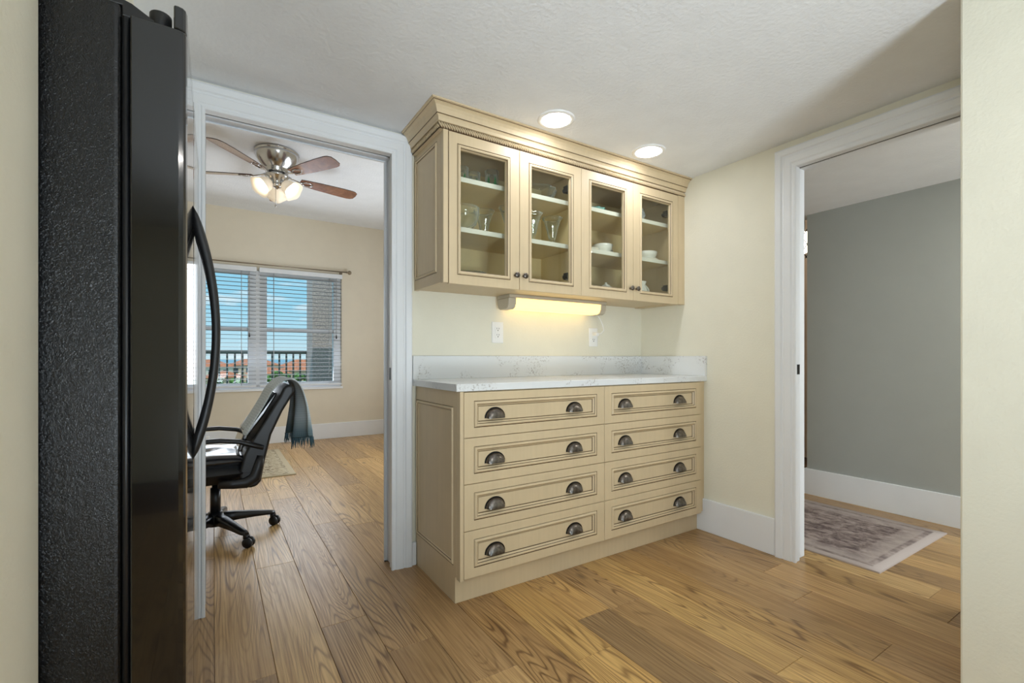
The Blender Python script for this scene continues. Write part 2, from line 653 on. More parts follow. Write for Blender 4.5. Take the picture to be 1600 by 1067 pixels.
def thing(name, loc, label, cat, group=None, kind=None):
    o = bpy.data.objects.new(name, None)
    o.empty_display_size = 0.1
    COL.objects.link(o)
    o.location = loc
    WORLD[o.name] = tuple(loc)
    return tag(o, label, cat, group, kind)


def struct(mb, name, mats, label, cat, bevel=0.0, parent=None):
    o = mb.build(name, mats, parent, bevel)
    if parent is None:
        tag(o, label, cat, kind='structure')
    return o


def boxes(*bs):
    m = MB()
    for b in bs:
        m.box(*b)
    return m


# ------------------------------------------------------------------ the setting
BW, RW, CZ = 2.254, 2.495, 2.149      # kitchen back wall, right wall, ceiling
FW, OZ = 6.363, 2.789                 # office far wall, office ceiling
HW, HZ = 3.833, 2.131                 # hall wall, hall ceiling
LW = -1.0

floor = struct(boxes((-1.8, 6.2, -2.7, 6.5, -0.06, -0.006)), 'floor', 'subfloor',
               'wide oak plank floor running through kitchen, office and hall', 'floor')
PITCH = 0.173
TONES = [(204, 168, 124), (196, 160, 116), (210, 176, 132), (186, 152, 114), (200, 166, 126), (176, 144, 110)]
known = {3: 1.33, 1: 1.913, 2: 1.63, 6: 1.424, 10: 0.692, 11: 1.04}
tone_rows = {4: (178, 142, 102), 5: (208, 170, 116), 7: (176, 144, 108), 8: (214, 178, 126), 9: (200, 162, 114)}
for k in range(-7, 22):
    x0 = 0.175 + PITCH * k
    x1 = x0 + PITCH
    y0, y1 = (-1.6, 6.36) if x0 < 2.5 else (-1.6, 3.2)
    L = random.uniform(1.5, 2.1)
    j0 = known.get(k, random.uniform(0.2, 2.2))
    js = [j0]
    while js[-1] < y1:
        js.append(js[-1] + random.uniform(1.35, 2.0))
    while js[0] > y0:
        js.insert(0, js[0] - random.uniform(1.35, 2.0))
    for a, b in zip(js[:-1], js[1:]):
        a, b = max(a, y0), min(b, y1)
        if b - a < 0.05:
            continue
        m = MB()
        g, bv = 0.0006, 0.0012
        X0, X1, Y0, Y1 = x0 + g, x1 - g, a + g, b - g
        m.loops([[(X0, Y0, -0.006), (X1, Y0, -0.006), (X1, Y1, -0.006), (X0, Y1, -0.006)],
                 [(X0, Y0, -bv), (X1, Y0, -bv), (X1, Y1, -bv), (X0, Y1, -bv)],
                 [(X0 + bv, Y0 + bv, 0), (X1 - bv, Y0 + bv, 0), (X1 - bv, Y1 - bv, 0), (X0 + bv, Y1 - bv, 0)]])
        m.f.append([8, 9, 10, 11]); m.m.append(0); m.sm.append(False)
        o = m.build('plank', 'floor', floor, origin=((x0 + x1) / 2, (a + b) / 2, 0))
        c = tone_rows.get(k) or random.choice(TONES)
        if k == 6:
            c = (168, 138, 106) if b < 1.5 else (208, 170, 120)
        if k not in tone_rows and k != 6 or a > 1.7:
            c = random.choice(TONES)
        j = random.uniform(0.95, 1.05)
        o.color = (*lin((min(255, c[0] * j * 1.06), c[1] * j * 1.06, c[2] * j * 0.97)), 1)

# back wall with the office doorway
OX0, OX1, OT = -0.058, 0.765, 2.058
struct(boxes((LW - .1, OX0, BW, 2.36, 0, 2.8), (OX1, 2.6, BW, 2.36, 0, 2.8), (OX0, OX1, BW, 2.36, OT, 2.8)),
       'wall_back', 'wall', 'cream kitchen wall behind the cabinets with the office doorway', 'wall')
# right wall with the hall doorway
RY0, RY1, RT = 0.589, 1.262, 2.028
struct(boxes((RW, 2.6, RY1, BW, 0, 2.25), (RW, 2.6, -2.6, RY0, 0, 2.25), (RW, 2.6, RY0, RY1, RT, 2.25)),
       'wall_right', 'wall', 'cream kitchen wall right of the cabinets with the hall doorway', 'wall')
struct(boxes((1.9, 2.471, 0.315, 0.4655, 0, CZ)), 'wall_stub', 'wall',
       'cream textured wall end at the right edge, nearest the camera', 'wall', bevel=0.006)
struct(boxes((LW, -0.257, 0.60, 1.14, 0, CZ)), 'wall_alcove', 'wall',
       'cream wall end at the left edge beside the black refrigerator', 'wall', bevel=0.012)
struct(boxes((LW, -0.21, 1.14, BW, 1.84, CZ)), 'wall_soffit', 'wall',
       'cream soffit above the black refrigerator', 'wall')
struct(boxes((LW - .1, LW, -2.6, -0.85, 0, 2.25), (LW - .1, LW, 0.35, BW, 0, 2.25), (LW - .1, LW, -0.85, 0.35, 0, 0.75), (LW - .1, LW, -0.85, 0.35, 1.75, 2.25)), 'wall_left', 'wall', 'cream kitchen wall behind the refrigerator with an opening added for side fill light', 'wall')  # side opening cut to go with the added fill lamp
# rear wall stands behind the camera; its opening is added to let sky light in
struct(boxes((LW, 0.0, -2.72, -2.6, 0, 2.25), (2.0, RW, -2.72, -2.6, 0, 2.25), (0.0, 2.0, -2.72, -2.6, 2.1, 2.25)),
       'wall_rear', 'wall', 'cream kitchen wall behind the camera with an added wide opening', 'wall')
struct(boxes((LW - .1, 2.6, -2.72, BW, CZ, 2.25)), 'ceiling', 'ceiling', 'grey white textured kitchen ceiling', 'ceiling')
# office
struct(boxes((-1.7, 2.5, 2.36, 6.5, OZ, 2.9)), 'ceiling_office', 'ceiling', 'high white ceiling of the office with the fan', 'ceiling')
WX0, WX1, WZ0, WZ1 = -0.52, 1.41, 0.665, 2.085
struct(boxes((-1.7, WX0, FW, 6.48, 0, OZ), (WX1, 2.5, FW, 6.48, 0, OZ), (WX0, WX1, FW, 6.48, 0, WZ0), (WX0, WX1, FW, 6.48, WZ1, OZ)),
       'wall_far', 'wall_office', 'beige office wall with the double window', 'wall')
struct(boxes((-1.8, -1.7, 2.36, 6.48, 0, OZ)), 'wall_office_left', 'wall_office', 'beige office wall hidden left of the doorway', 'wall')
struct(boxes((2.5, 2.6, 2.36, 6.48, 0, OZ)), 'wall_office_right', 'wall_office', 'beige office wall hidden right of the doorway', 'wall')
struct(boxes((-1.7, LW - .1, 2.25, 2.36, 0, OZ)), 'wall_office_front', 'wall_office', 'beige office wall beside the doorway, facing the window', 'wall')
# hall
struct(boxes((HW, 3.95, -2.0, 1.81, 0, 2.25)), 'wall_hall', 'wall_hall', 'grey green hall wall seen through the right doorway', 'wall')
struct(boxes((2.6, 3.95, -2.0, 3.0, HZ, 2.25)), 'ceiling_hall', 'ceiling', 'low white hall ceiling seen through the right doorway', 'ceiling')
struct(boxes((2.6, 5.6, 3.0, 3.1, 0, 2.7)), 'wall_hall_end', 'wall_warm', 'pale peach wall at the end of the hall', 'wall')
struct(boxes((5.2, 5.3, 1.0, 3.0, 0, 2.7)), 'wall_beyond', 'wall_warm', 'pale peach wall in the gap past the grey hall wall', 'wall')
struct(boxes((3.95, 5.3, 1.0, 3.0, 2.6, 2.7), (3.95, 5.3, 0.9, 1.0, 0, 2.7), (3.95, 3.96, 1.81, 3.0, HZ, 2.6)), 'ceiling_beyond', 'ceiling',
       'ceiling of the warm lit room past the hall', 'ceiling')

# ---- door casings
PROF = [(0.0, 0.0), (0.0, 0.011), (0.003, 0.0135), (0.011, 0.0145), (0.014, 0.0105), (0.020, 0.0105), (0.026, 0.0155),
        (0.056, 0.0180), (0.060, 0.0145), (0.066, 0.0145), (0.072, 0.0205), (0.095, 0.0235), (0.102, 0.0195), (0.104, 0.0)]


def casing(parent, mapf, a0, a1, top, name='casing'):
    m = MB()
    st = []
    for w, hgt in PROF:
        st.append([mapf(a0 - w, 0.0, hgt), mapf(a0 - w, top + w, hgt), mapf(a1 + w, top + w, hgt), mapf(a1 + w, 0.0, hgt)])
    m.loops(st, closed=False)
    n = len(PROF)
    m.f.append([4 * i for i in range(n)]); m.m.append(0); m.sm.append(False)
    m.f.append([4 * i + 3 for i in range(n)]); m.m.append(0); m.sm.append(False)
    return m.build(name, 'trim', parent)


t1 = thing('trim_1', (0.35, BW, 0), 'white fluted door casing around the office doorway', 'door trim', kind='structure')
casing(t1, lambda a, z, hh: (a, BW - hh, z), -0.028, 0.733, 2.035)
m = MB()
for (y0, y1, e) in ((BW, 2.290, 0.0), (2.325, 2.372, 0.014)):
    m.box(0.738 + e, 0.766, y0, y1, 0, 2.06)
    m.box(-0.059, -0.033, y0, y1, 0, 2.06)
    m.box(-0.033, 0.738 + e, y0, y1, 2.038 + e * 0.5, 2.060)
m.build('jamb', 'trim', t1, bevel=0.0015)
m = boxes((0.757, 0.766, 2.290, 2.325, 0, 2.06), (-0.059, -0.043, 2.290, 2.325, 0, 2.06), (-0.043, 0.757, 2.290, 2.325, 2.052, 2.060))
m.build('pocket_slot', 'slot', t1)
boxes((0.7355, 0.738, 2.257, 2.288, 0.93, 0.99)).build('strike_plate', 'pewter_dark', t1)
casing(t1, lambda a, z, hh: (a, 2.36 + hh, z), -0.028, 0.733, 2.035, 'office_casing')

t2 = thing('trim_2', (RW, 0.84, 0), 'white fluted door casing around the hall doorway', 'door trim', kind='structure')
casing(t2, lambda a, z, hh: (RW - hh, a, z), 0.600, 1.226, 2.01)
m = MB()
for (x0, x1, e) in ((RW, 2.532, 0.0), (2.566, 2.615, 0.017)):
    m.box(x0, x1, 1.231 + e, 1.264, 0, 2.03)
    m.box(x0, x1, 0.587, 0.598, 0, 2.03)
    m.box(x0, x1, 0.598, 1.231 + e, 2.013 + e * 0.5, 2.030)
m.build('jamb', 'trim', t2, bevel=0.0015)
boxes((2.532, 2.566, 1.252, 1.264, 0, 2.03), (2.532, 2.566, 0.587, 0.593, 0, 2.03), (2.532, 2.566, 0.593, 1.252, 2.024, 2.030)).build('pocket_slot', 'slot', t2)
boxes((2.500, 2.528, 1.2285, 1.231, 0.955, 1.005)).build('strike_plate', 'pewter_dark', t2)


# ---- baseboards
def baseboard(name, pts, label):
    """pts: list of boxes"""
    return struct(boxes(*pts), name, 'trim', label, 'baseboard', bevel=0.003)


baseboard('baseboard_right', [(2.480, RW, 1.332, 1.93, 0, 0.193)], 'tall white baseboard between the base cabinet and hall doorway')
baseboard('baseboard_back', [(0.8375, 0.8585, 2.239, BW, 0, 0.115)], 'short piece of baseboard between the casing and base cabinet')
baseboard('baseboard_far', [(-1.7, 2.5, 6.347, FW, 0, 0.195)], 'white baseboard along the office wall below the window')
baseboard('baseboard_hall', [(3.818, HW, -2.0, 1.826, 0, 0.195), (HW, 3.95, 1.81, 1.826, 0, 0.195)], 'tall white baseboard along the grey hall wall')


# ------------------------------------------------------------------ cabinets
def panel(mb, mapf, rects, mis, fill=0):
    """concentric rectangles (a0,a1,b0,b1,h) lofted to each other"""
    lp = [[mapf(a0, b0, hh), mapf(a1, b0, hh), mapf(a1, b1, hh), mapf(a0, b1, hh)] for a0, a1, b0, b1, hh in rects]
    o, n = mb.loops(lp, mis=mis)
    if fill is not None:
        e = o + (len(lp) - 1) * n
        mb.f.append([e, e + 1, e + 2, e + 3]); mb.m.append(fill); mb.sm.append(False)


def moulding(a0, a1, b0, b1, s=1.0):
    """bead moulding stepping in from the outer edge: rect list and material list"""
    seq = [(0.0, 0.0, 0), (0.0025, -0.0025, 1), (0.0050, 0.0025, 0), (0.0085, 0.0050, 0), (0.0125, 0.0045, 0), (0.0150, 0.0015, 0),
           (0.0170, -0.0010, 1), (0.0235, -0.0065, 0), (0.0258, -0.0100, 1), (0.0270, -0.0085, 0)]
    return [(a0 + i * s, a1 - i * s, b0 + i * s, b1 - i * s, hh) for i, hh, _ in seq], [mi for _, _, mi in seq]


# ---- base cabinet
bc = thing('base_cabinet', (1.67, 2.0, 0), 'cream glazed base cabinet with eight drawers under the white countertop', 'cabinet')
BX0, BX1, BY = 0.856, 2.44, 1.759
m = boxes((BX0 + 0.004, 2.494, BY, 2.236, 0.118, 0.8985), (BX0, 0.8725, 1.741, 1.775, 0.112, 0.8985), (2.441, 2.494, 1.80, 1.85, 0.118, 0.8985))
m.build('body', 'cream', bc, bevel=0.0012)
m = boxes((0.860, 2.479, 1.797, 2.2385, 0.0, 0.1175))
m.build('toe_kick', 'cream', bc, bevel=0.0015)
m = MB()
r, mi = moulding(1.806, 2.231, 0.160, 0.832)
f = lambda a, b, hh: (BX0 - hh, a, b)
panel(m, f, [(1.775, 2.236, 0.119, 0.898, -0.004), (1.775, 2.236, 0.119, 0.898, 0)] + r, [0] + [0] + mi[1:])
m.build('side_panel', ['cream', 'glaze'], bc)
cup = MB()
a_, b_, c_ = 0.046, 0.040, 0.023
for (sc_, mi_) in ((1.0, 0),):
    nu, nv = 16, 8
    rows = []
    for j in range(nv + 1):
        ph = PI / 2 * j / nv            # 0 at the back rim, 90 at the front lip
        row = []
        for i in range(nu + 1):
            th = PI * i / nu
            row.append((-a_ * math.cos(th) * math.cos(ph * 0.62), -c_ * math.sin(ph) - 0.002, b_ * math.sin(th) * math.cos(ph) - 0.002 * math.sin(ph)))
        rows.append(row)
    vs_ = [p for rr in rows for p in rr]
    fs = [(j * (nu + 1) + i, j * (nu + 1) + i + 1, (j + 1) * (nu + 1) + i + 1, (j + 1) * (nu + 1) + i) for j in range(nv) for i in range(nu)]
    cup.add(vs_, fs, 0, True)
rim = [(-0.051, -0.001)] + [(-0.051 * math.cos(PI * i / 16), 0.045 * math.sin(PI * i / 16)) for i in range(1, 16)] + [(0.051, -0.001)]
cup.add([(x, -0.0025, z) for x, z in rim] + [(x, 0.0, z) for x, z in rim],
        [list(range(17)), list(range(17, 34))] + [(i, (i + 1) % 17, 17 + (i + 1) % 17, 17 + i) for i in range(17)], 1)
cup_me = cup.mesh('cup_handle', ['pewter', 'pewter_dark'])
ZD = [0.896, 0.7045, 0.5115, 0.3165, 0.118]
for (xa, xb) in ((0.8735, 1.6600), (1.6625, 2.4400)):
    for zt, zb in zip(ZD[:-1], ZD[1:]):
        za, zc = zb + 0.0012, zt - 0.0012
        m = MB()
        mm, mi = moulding(xa + 0.046, xb - 0.050, za + 0.040, zc - 0.036)
        f = lambda a, b, hh: (a, 1.739 - hh, b)
        panel(m, f, [(xa, xb, za, zc, -0.019), (xa, xb, za, zc, -0.0015), (xa + 0.0015, xb - 0.0015, za + 0.0015, zc - 0.0015, 0)] + mm, [0, 0, 0] + mi[1:])
        d = m.build('drawer', ['cream', 'glaze'], bc)
        zm = (za + zc) / 2 + 0.002 - 0.020
        for hx in (xa + 0.152, xb - 0.190):
            put(cup_me, 'cup_handle', (hx, 1.7475, zm), d)

# ---- countertop
ct = thing('countertop', (1.67, 2.0, 0.90), 'white quartz countertop with grey flecks on the base cabinet', 'countertop')
boxes((0.839, 2.4945, 1.7385, 2.2535, 0.8995, 0.931)).build('slab', 'quartz', ct, bevel=0.002)
boxes((0.839, 2.4945, 2.2335, 2.2535, 0.931, 1.050)).build('backsplash', 'quartz', ct, bevel=0.0015)
boxes((2.4745, 2.4945, 1.7385, 2.2335, 0.931, 1.050)).build('backsplash', 'quartz', ct, bevel=0.0015)

# ---- wall cabinet
UX0, UY, UZ0, UZ1 = 0.852, 1.916, 1.376, 2.065
wc = thing('wall_cabinet', (1.67, 2.08, UZ0), 'cream glazed wall cabinet with four glass doors and crown moulding', 'cabinet')
m = boxes((UX0 + 0.003, 0.872, UY + 0.002, 2.2535, UZ0, UZ1), (2.432, 2.4945, UY + 0.002, 2.2535, UZ0, UZ1),
          (0.872, 2.432, UY + 0.002, 2.2535, UZ0 + 0.004, 1.400), (0.872, 2.432, UY + 0.002, 2.2535, 2.030, UZ1))
for xd in (1.2525, 1.6450, 2.0350):
    m.box(xd - 0.022, xd + 0.022, UY + 0.002, UY + 0.020, 1.400, 2.030)
m.box(0.8515, 0.8745, UY - 0.018, UY + 0.012, UZ0 - 0.004, UZ1)
m.box(2.4340, 2.4945, UY - 0.018, UY + 0.012, UZ0 - 0.004, UZ1)
m.build('body', 'cream', wc, bevel=0.001)
m = boxes((0.872, 2.432, 2.2465, 2.2530, 1.400, 2.030), (1.636, 1.654, 1.938, 2.2465, 1.400, 2.030))
m.build('interior', 'cream_in', wc)
for zs in (1.622, 1.853):
    for xa, xb in ((0.8725, 1.6355), (1.6545, 2.4315)):
        m = boxes((xa, xb, 1.950, 2.246, zs, zs + 0.020))
        m.box(xa, xb, 1.946, 1.950, zs - 0.001, zs + 0.021, 1)
        m.build('shelf', ['cream_in', 'shelf_edge'], wc)
m = MB()
r, mi = moulding(1.970, 2.236, 1.424, 2.020)
f = lambda a, b, hh: (UX0 - hh, a, b)
panel(m, f, [(UY + 0.013, 2.2535, UZ0, UZ1 - 0.01, -0.003), (UY + 0.013, 2.2535, UZ0, UZ1 - 0.01, 0)] + r, [0, 0] + mi[1:])
m.build('side_panel', ['cream', 'glaze'], wc)

knob = MB()
knob.lathe([(0.0, 0.0), (0.007, 0.0), (0.0062, 0.004), (0.0048, 0.010), (0.0055, 0.013), (0.0125, 0.016), (0.0140, 0.019), (0.0135, 0.0225), (0.0095, 0.0255), (0.0, 0.0265)], axis=(0, -1, 0), n=20)
knob_me = knob.mesh('knob', ['pewter'])
hg = MB()
hg.box(-0.016, 0.016, 0.0, 0.035, -0.017, 0.017)
hg.lathe([(0.0, 0.0), (0.012, 0.0), (0.012, 0.02), (0.0, 0.02)], (0.0, 0.03, 0), n=12, axis=(0, 1, 0))
hg_me = hg.mesh('hinge', ['hinge'])
DX = [0.8765, 1.2520, 1.6445, 2.0350, 2.4320]
for i in range(4):
    xa, xb = DX[i] + 0.0012, DX[i + 1] - 0.0012
    za, zb = 1.3690, 2.0445
    m = MB()
    ix0, ix1, iz0, iz1 = xa + (0.040 if i == 0 else 0.052), xb - 0.052, 1.411, 1.998
    seq = [(0.0, 0.0, 0), (0.0025, -0.0025, 1), (0.005, 0.003, 0), (0.009, 0.005, 0), (0.0135, 0.0045, 0), (0.0165, 0.0015, 0), (0.0185, -0.0015, 1), (0.0215, -0.010, 0), (0.022, -0.019, 0)]
    f = lambda a, b, hh: (a, 1.896 - hh, b)
    rects = [(xa, xb, za, zb, -0.019), (xa, xb, za, zb, -0.0015), (xa + 0.0015, xb - 0.0015, za + 0.0015, zb - 0.0015, 0)]
    rects += [(ix0 + q, ix1 - q, iz0 + q, iz1 - q, hh) for q, hh, _ in seq]
    rects.append(rects[0])
    panel(m, f, rects, [0, 0, 0] + [mi for _, _, mi in seq][1:] + [0], None)
    d = m.build('door', ['cream', 'glaze'], wc)
    boxes((ix0 + 0.020, ix1 - 0.020, 1.9085, 1.9115, iz0 + 0.020, iz1 - 0.020)).build('pane', 'glass', d)
    kx = xb - 0.024 if i % 2 == 0 else xa + 0.022
    put(knob_me, 'knob', (kx, 1.8955, 1.436), d)
    hx = xa + 0.060 if i % 2 == 0 else xb - 0.060
    if i % 2 == 1:
        for hz in (1.47, 1.93):
            put(hg_me, 'hinge', (hx, 1.9162, hz), d)

# crown and rope
CP = [(0.000, 2.046, 0), (0.017, 2.046, 0), (0.017, 2.0745, 1), (0.027, 2.0750, 0), (0.0285, 2.080, 0), (0.0300, 2.088, 0), (0.0345, 2.096, 0), (0.0385, 2.0985, 0),
      (0.0380, 2.1010, 1), (0.0400, 2.1015, 1), (0.042, 2.108, 0), (0.046, 2.119, 0), (0.053, 2.130, 0), (0.062, 2.1370, 0), (0.0670, 2.1385, 0),
      (0.0672, 2.1410, 1), (0.0745, 2.1430, 0), (0.0755, 2.1485, 0), (0.0, 2.1485, 0)]
m = MB()
st = []
for o_, z_, _ in CP:
    st.append([(UX0 - o_, 2.2295, z_), (UX0 - o_, UY - 0.018 - o_ + 0.018, z_), (RW - 0.0005, UY - o_, z_)])
m.loops(st, closed=False, mis=[c for _, _, c in CP][1:])
m.build('crown_moulding', ['cream', 'glaze'], wc)
m = MB()
# backing board behind the rope down to the door tops
rope = MB()


def bead(mb, p, d, out, l=0.0110, r=0.0058):
    d, out = Vector(d), Vector(out)
    up = Vector((0, 0, 1))
    ax = (d * 0.62 - up * 0.78).normalized()
    s2 = ax.cross(out).normalized()
    n, rings = 6, []
    for t, rr in ((-1.0, 0.35), (-0.6, 0.85), (0.0, 1.0), (0.6, 0.85), (1.0, 0.35)):
        rings.append([p + ax * (l * 1.25 * t) + s2 * (r * 0.50 * rr * math.cos(2 * PI * i / n)) + out * (r * 1.3 * rr * math.sin(2 * PI * i / n)) for i in range(n)])
    mb.loops(rings, smooth=True)


x = UX0 - 0.016
while x < RW - 0.008:
    bead(rope, Vector((x, UY - 0.0215, 2.0605)), (1, 0, 0), (0, -1, 0))
    x += 0.0126
y = 2.222
while y > UY - 0.018:
    bead(rope, Vector((UX0 - 0.0215, y, 2.0605)), (0, -1, 0), (-1, 0, 0))
    y -= 0.0126
rope.box(UX0 - 0.0172, RW - 0.001, UY - 0.0182, UY - 0.0172, 2.0475, 2.0740, 1)
rope.box(UX0 - 0.0182, UX0 - 0.0172, UY - 0.0172, 2.2294, 2.0475, 2.0740, 1)
ro = rope.build('rope_moulding', ['cream', 'glaze'], wc)
ro['kind'] = 'stuff'

# ---- under-cabinet light
ul = thing('under_cabinet_light', (1.68, 2.16, 1.374), 'lit tube lamp with beige end cap under the wall cabinet', 'lamp')
UL0, UL1 = 1.325, 2.030
boxes((UL0, UL1, 2.105, 2.2345, 1.362, 1.3795)).build('housing', 'grey_plastic', ul, bevel=0.002)
prof = [(2.108, 1.3615), (2.112, 1.330), (2.122, 1.310), (2.140, 1.302), (2.205, 1.302), (2.222, 1.310), (2.230, 1.330), (2.233, 1.3615)]
m = MB(); m.prism([(a + (0.002 if a < 2.17 else -0.002), b + (0.002 if b < 1.35 else 0)) for a, b in prof], 'x', UL0 + 0.049, UL1 - 0.042); m.build('diffuser', 'tube_diff', ul, bevel=0.003)
m = MB(); m.prism(prof, 'x', UL0, UL0 + 0.048); m.build('end_cap', 'grey_plastic', ul, bevel=0.004)
m = MB(); m.prism(prof, 'x', UL1 - 0.041, UL1); m.build('end_cap', 'grey_plastic', ul, bevel=0.004)

# ---- outlets


def outlet(x, z, label, plug):
    t = thing('wall_outlet', (x, BW, z), label, 'outlet', 'outlets above the countertop')
    boxes((x - 0.037, x + 0.037, BW - 0.0065, BW - 0.0002, z - 0.059, z + 0.059)).build('cover_plate', 'white_plastic', t, bevel=0.003)
    rc = boxes((x - 0.0165, x + 0.0165, BW - 0.009, BW - 0.006, z - 0.034, z + 0.034)).build('receptacle', 'white_plastic', t, bevel=0.001)
    m = MB()
    for dz in ((-0.0175, 0.0175) if not plug else (-0.0175,)):
        m.box(x - 0.008, x - 0.0055, BW - 0.0094, BW - 0.0085, z + dz, z + dz + 0.008)
        m.box(x + 0.0055, x + 0.008, BW - 0.0094, BW - 0.0085, z + dz, z + dz + 0.008)
        m.lathe([(0.0, 0), (0.003, 0), (0.003, 0.0009), (0.0, 0.0009)], (x, BW - 0.0085, z + dz - 0.007), n=10, axis=(0, -1, 0))
    m.build('socket', 'slot', rc)
    return t


outlet(1.338, 1.181, 'white double outlet on the cream wall below the left glass doors', False)
outlet(2.050, 1.170, 'white double outlet with a plug at the right end of the tube lamp', True)
pc = thing('power_cord', (2.05, 2.235, 1.18), 'thin cream cord and plug from tube lamp to outlet', 'cord')
boxes((2.036, 2.064, 2.206, 2.2447, 1.177, 1.199)).build('plug', 'white_plastic', pc, bevel=0.005)
m = MB()
m.tube([(2.050, 2.210, 1.188), (2.068, 2.196, 1.193), (2.086, 2.190, 1.212), (2.076, 2.190, 1.246), (2.052, 2.188, 1.282), (2.032, 2.186, 1.3005)], 0.0028, 8)
m.build('cable', 'white_plastic', pc)

# ---- recessed lights
for cx, lab in ((1.344, 'round recessed ceiling light nearest the office doorway side of the cabinet'), (1.972, 'round recessed ceiling light nearest the hall doorway')):
    t = thing('recessed_light', (cx, 1.728, CZ), lab, 'ceiling light', 'recessed ceiling lights')
    m = MB(); m.lathe([(0.066, -0.002), (0.068, -0.006), (0.080, -0.006), (0.086, -0.003), (0.087, -0.0002)], (cx, 1.728, CZ), 40); m.build('trim_ring', 'white_plastic', t)
    m = MB(); m.lathe([(0.0, -0.0045), (0.060, -0.0045), (0.066, -0.002)], (cx, 1.728, CZ), 40); m.build('lens', 'can_lens', t)

# ------------------------------------------------------------------ things inside the wall cabinet
S0, S1, S2 = 1.4005, 1.6425, 1.8735


def lathe_thing(name, mat, prof, x, y, z, label, cat, group=None, n=24, wob=None, mis=None):
    m = MB()
    m.lathe(prof, (x, y, z), n, wob=wob, mis=mis)
    return tag(m.build(name, mat, None, origin=(x, y, z)), label, cat, group)


def tumbler(x, y, label):
    t = thing('printed_tumbler', (x, y, S2), label, 'glass', 'printed tumblers on the top shelf')
    m = MB(); m.lathe([(0.0, 0.0), (0.028, 0.0), (0.031, 0.004), (0.036, 0.105), (0.0345, 0.105), (0.0295, 0.008), (0.0, 0.008)], (x, y, S2)); m.build('glass_body', 'crystal', t)
    m = MB(); m.lathe([(0.0318, 0.006), (0.0324, 0.018)], (x, y, S2)); m.build('red_band', 'red', t)
    m = MB()
    for k in range(3):
        a0 = -PI / 2 + (k - 1) * 1.0
        for lv in range(3):
            z0, wd = 0.017 + lv * 0.015, 0.42 - lv * 0.11
            pts = []
            for a, z in ((a0 - wd, z0), (a0 + wd, z0), (a0, z0 + 0.026)):
                rr = 0.0318 + 0.005 * z / 0.105 + 0.0004 + 0.0002 * lv
                pts.append((x + rr * math.cos(a), y + rr * math.sin(a), S2 + z))
            m.add(pts, [(0, 1, 2)], 0)
    m.build('tree_print', 'green', t)


for x, y, lab in ((1.035, 2.09, 'tumbler with green tree print, left in the row on the top shelf'),
                  (1.118, 2.12, 'tumbler with green tree print, middle in the row on the top shelf'),
                  (1.185, 2.05, 'tumbler with green tree print, right in the row on the top shelf')):
    tumbler(x, y, lab)

flute = lambda a, z: 0.05 * math.cos(8 * a) * min(1, max(0, z / 0.15))
SUND = [(0.0, 0.0), (0.036, 0.0), (0.036, 0.004), (0.012, 0.010), (0.008, 0.022), (0.014, 0.034), (0.022, 0.055), (0.030, 0.095), (0.044, 0.140), (0.056, 0.158), (0.054, 0.158), (0.041, 0.138), (0.027, 0.094), (0.018, 0.052), (0.0, 0.04)]
for x, y, lab in ((1.185, 2.13, 'fluted sundae glass on the middle shelf behind the first door'),
                  (1.265, 2.01, 'fluted sundae glass at the right end of the first door opening'),
                  (1.420, 2.03, 'fluted sundae glass, left of those behind the second door'),
                  (1.478, 2.15, 'fluted sundae glass at the back behind the second door'),
                  (1.560, 2.04, 'fluted sundae glass, right of those behind the second door')):
    lathe_thing('sundae_glass', 'crystal', SUND, x, y, S1, lab, 'glass', 'sundae glasses on the middle shelf', wob=flute, n=32)
lathe_thing('glass_punch_bowl', 'crystal', [(0.0, 0.0), (0.045, 0.0), (0.045, 0.006), (0.020, 0.014), (0.03, 0.025), (0.065, 0.055), (0.078, 0.10), (0.080, 0.135), (0.078, 0.135), (0.075, 0.10), (0.06, 0.058), (0.0, 0.030)],
            1.040, 2.08, S1, 'round clear glass bowl on a foot on the middle shelf', 'bowl', n=32)
lathe_thing('cut_glass_bowl', 'crystal', [(0.0, 0.0), (0.05, 0.0), (0.055, 0.008), (0.095, 0.05), (0.108, 0.085), (0.104, 0.085), (0.09, 0.05), (0.05, 0.012), (0.0, 0.010)],
            1.500, 2.10, S2, 'cut glass bowl on the top shelf behind the second door', 'bowl', n=40, wob=lambda a, z: 0.04 * math.cos(12 * a))
lathe_thing('turquoise_glass', 'turq', [(0.0, 0.0), (0.022, 0.0), (0.027, 0.02), (0.026, 0.07), (0.0245, 0.07), (0.0, 0.01)], 1.385, 2.10, S2, 'small turquoise cup at the left of the cut glass bowl', 'cup')
PLATE = [(0.0, 0.0), (0.055, 0.0), (0.06, 0.004), (0.105, 0.012), (0.105, 0.015), (0.06, 0.008), (0.0, 0.006)]
for k in range(5):
    lathe_thing('glass_plate', 'crystal', PLATE, 1.065, 2.10, S0 + k * 0.011, ['lowest', 'second', 'third', 'fourth', 'topmost'][k] + ' clear glass plate of the stack on the bottom shelf', 'plate', 'stack of glass plates', n=32)
tag(boxes((1.205, 1.245, 1.985, 2.030, S0, S0 + 0.045)).build('card_box', 'hinge', bevel=0.002), 'small dark box on the bottom shelf behind the first door', 'box')
lathe_thing('turquoise_dish', 'turq', [(0.0, 0.0), (0.03, 0.0), (0.036, 0.010), (0.060, 0.026), (0.066, 0.034), (0.062, 0.034), (0.034, 0.016), (0.0, 0.012)], 1.885, 2.06, S2, 'turquoise ruffled dish on the top shelf', 'dish', n=40, wob=lambda a, z: 0.10 * math.cos(9 * a) * z / 0.034)
lathe_thing('white_jar', 'china', [(0.0, 0.0), (0.034, 0.0), (0.037, 0.012), (0.034, 0.034), (0.036, 0.036), (0.034, 0.050), (0.012, 0.056), (0.0, 0.056)], 1.795, 2.05, S2, 'low white covered jar left of the turquoise dish', 'jar')


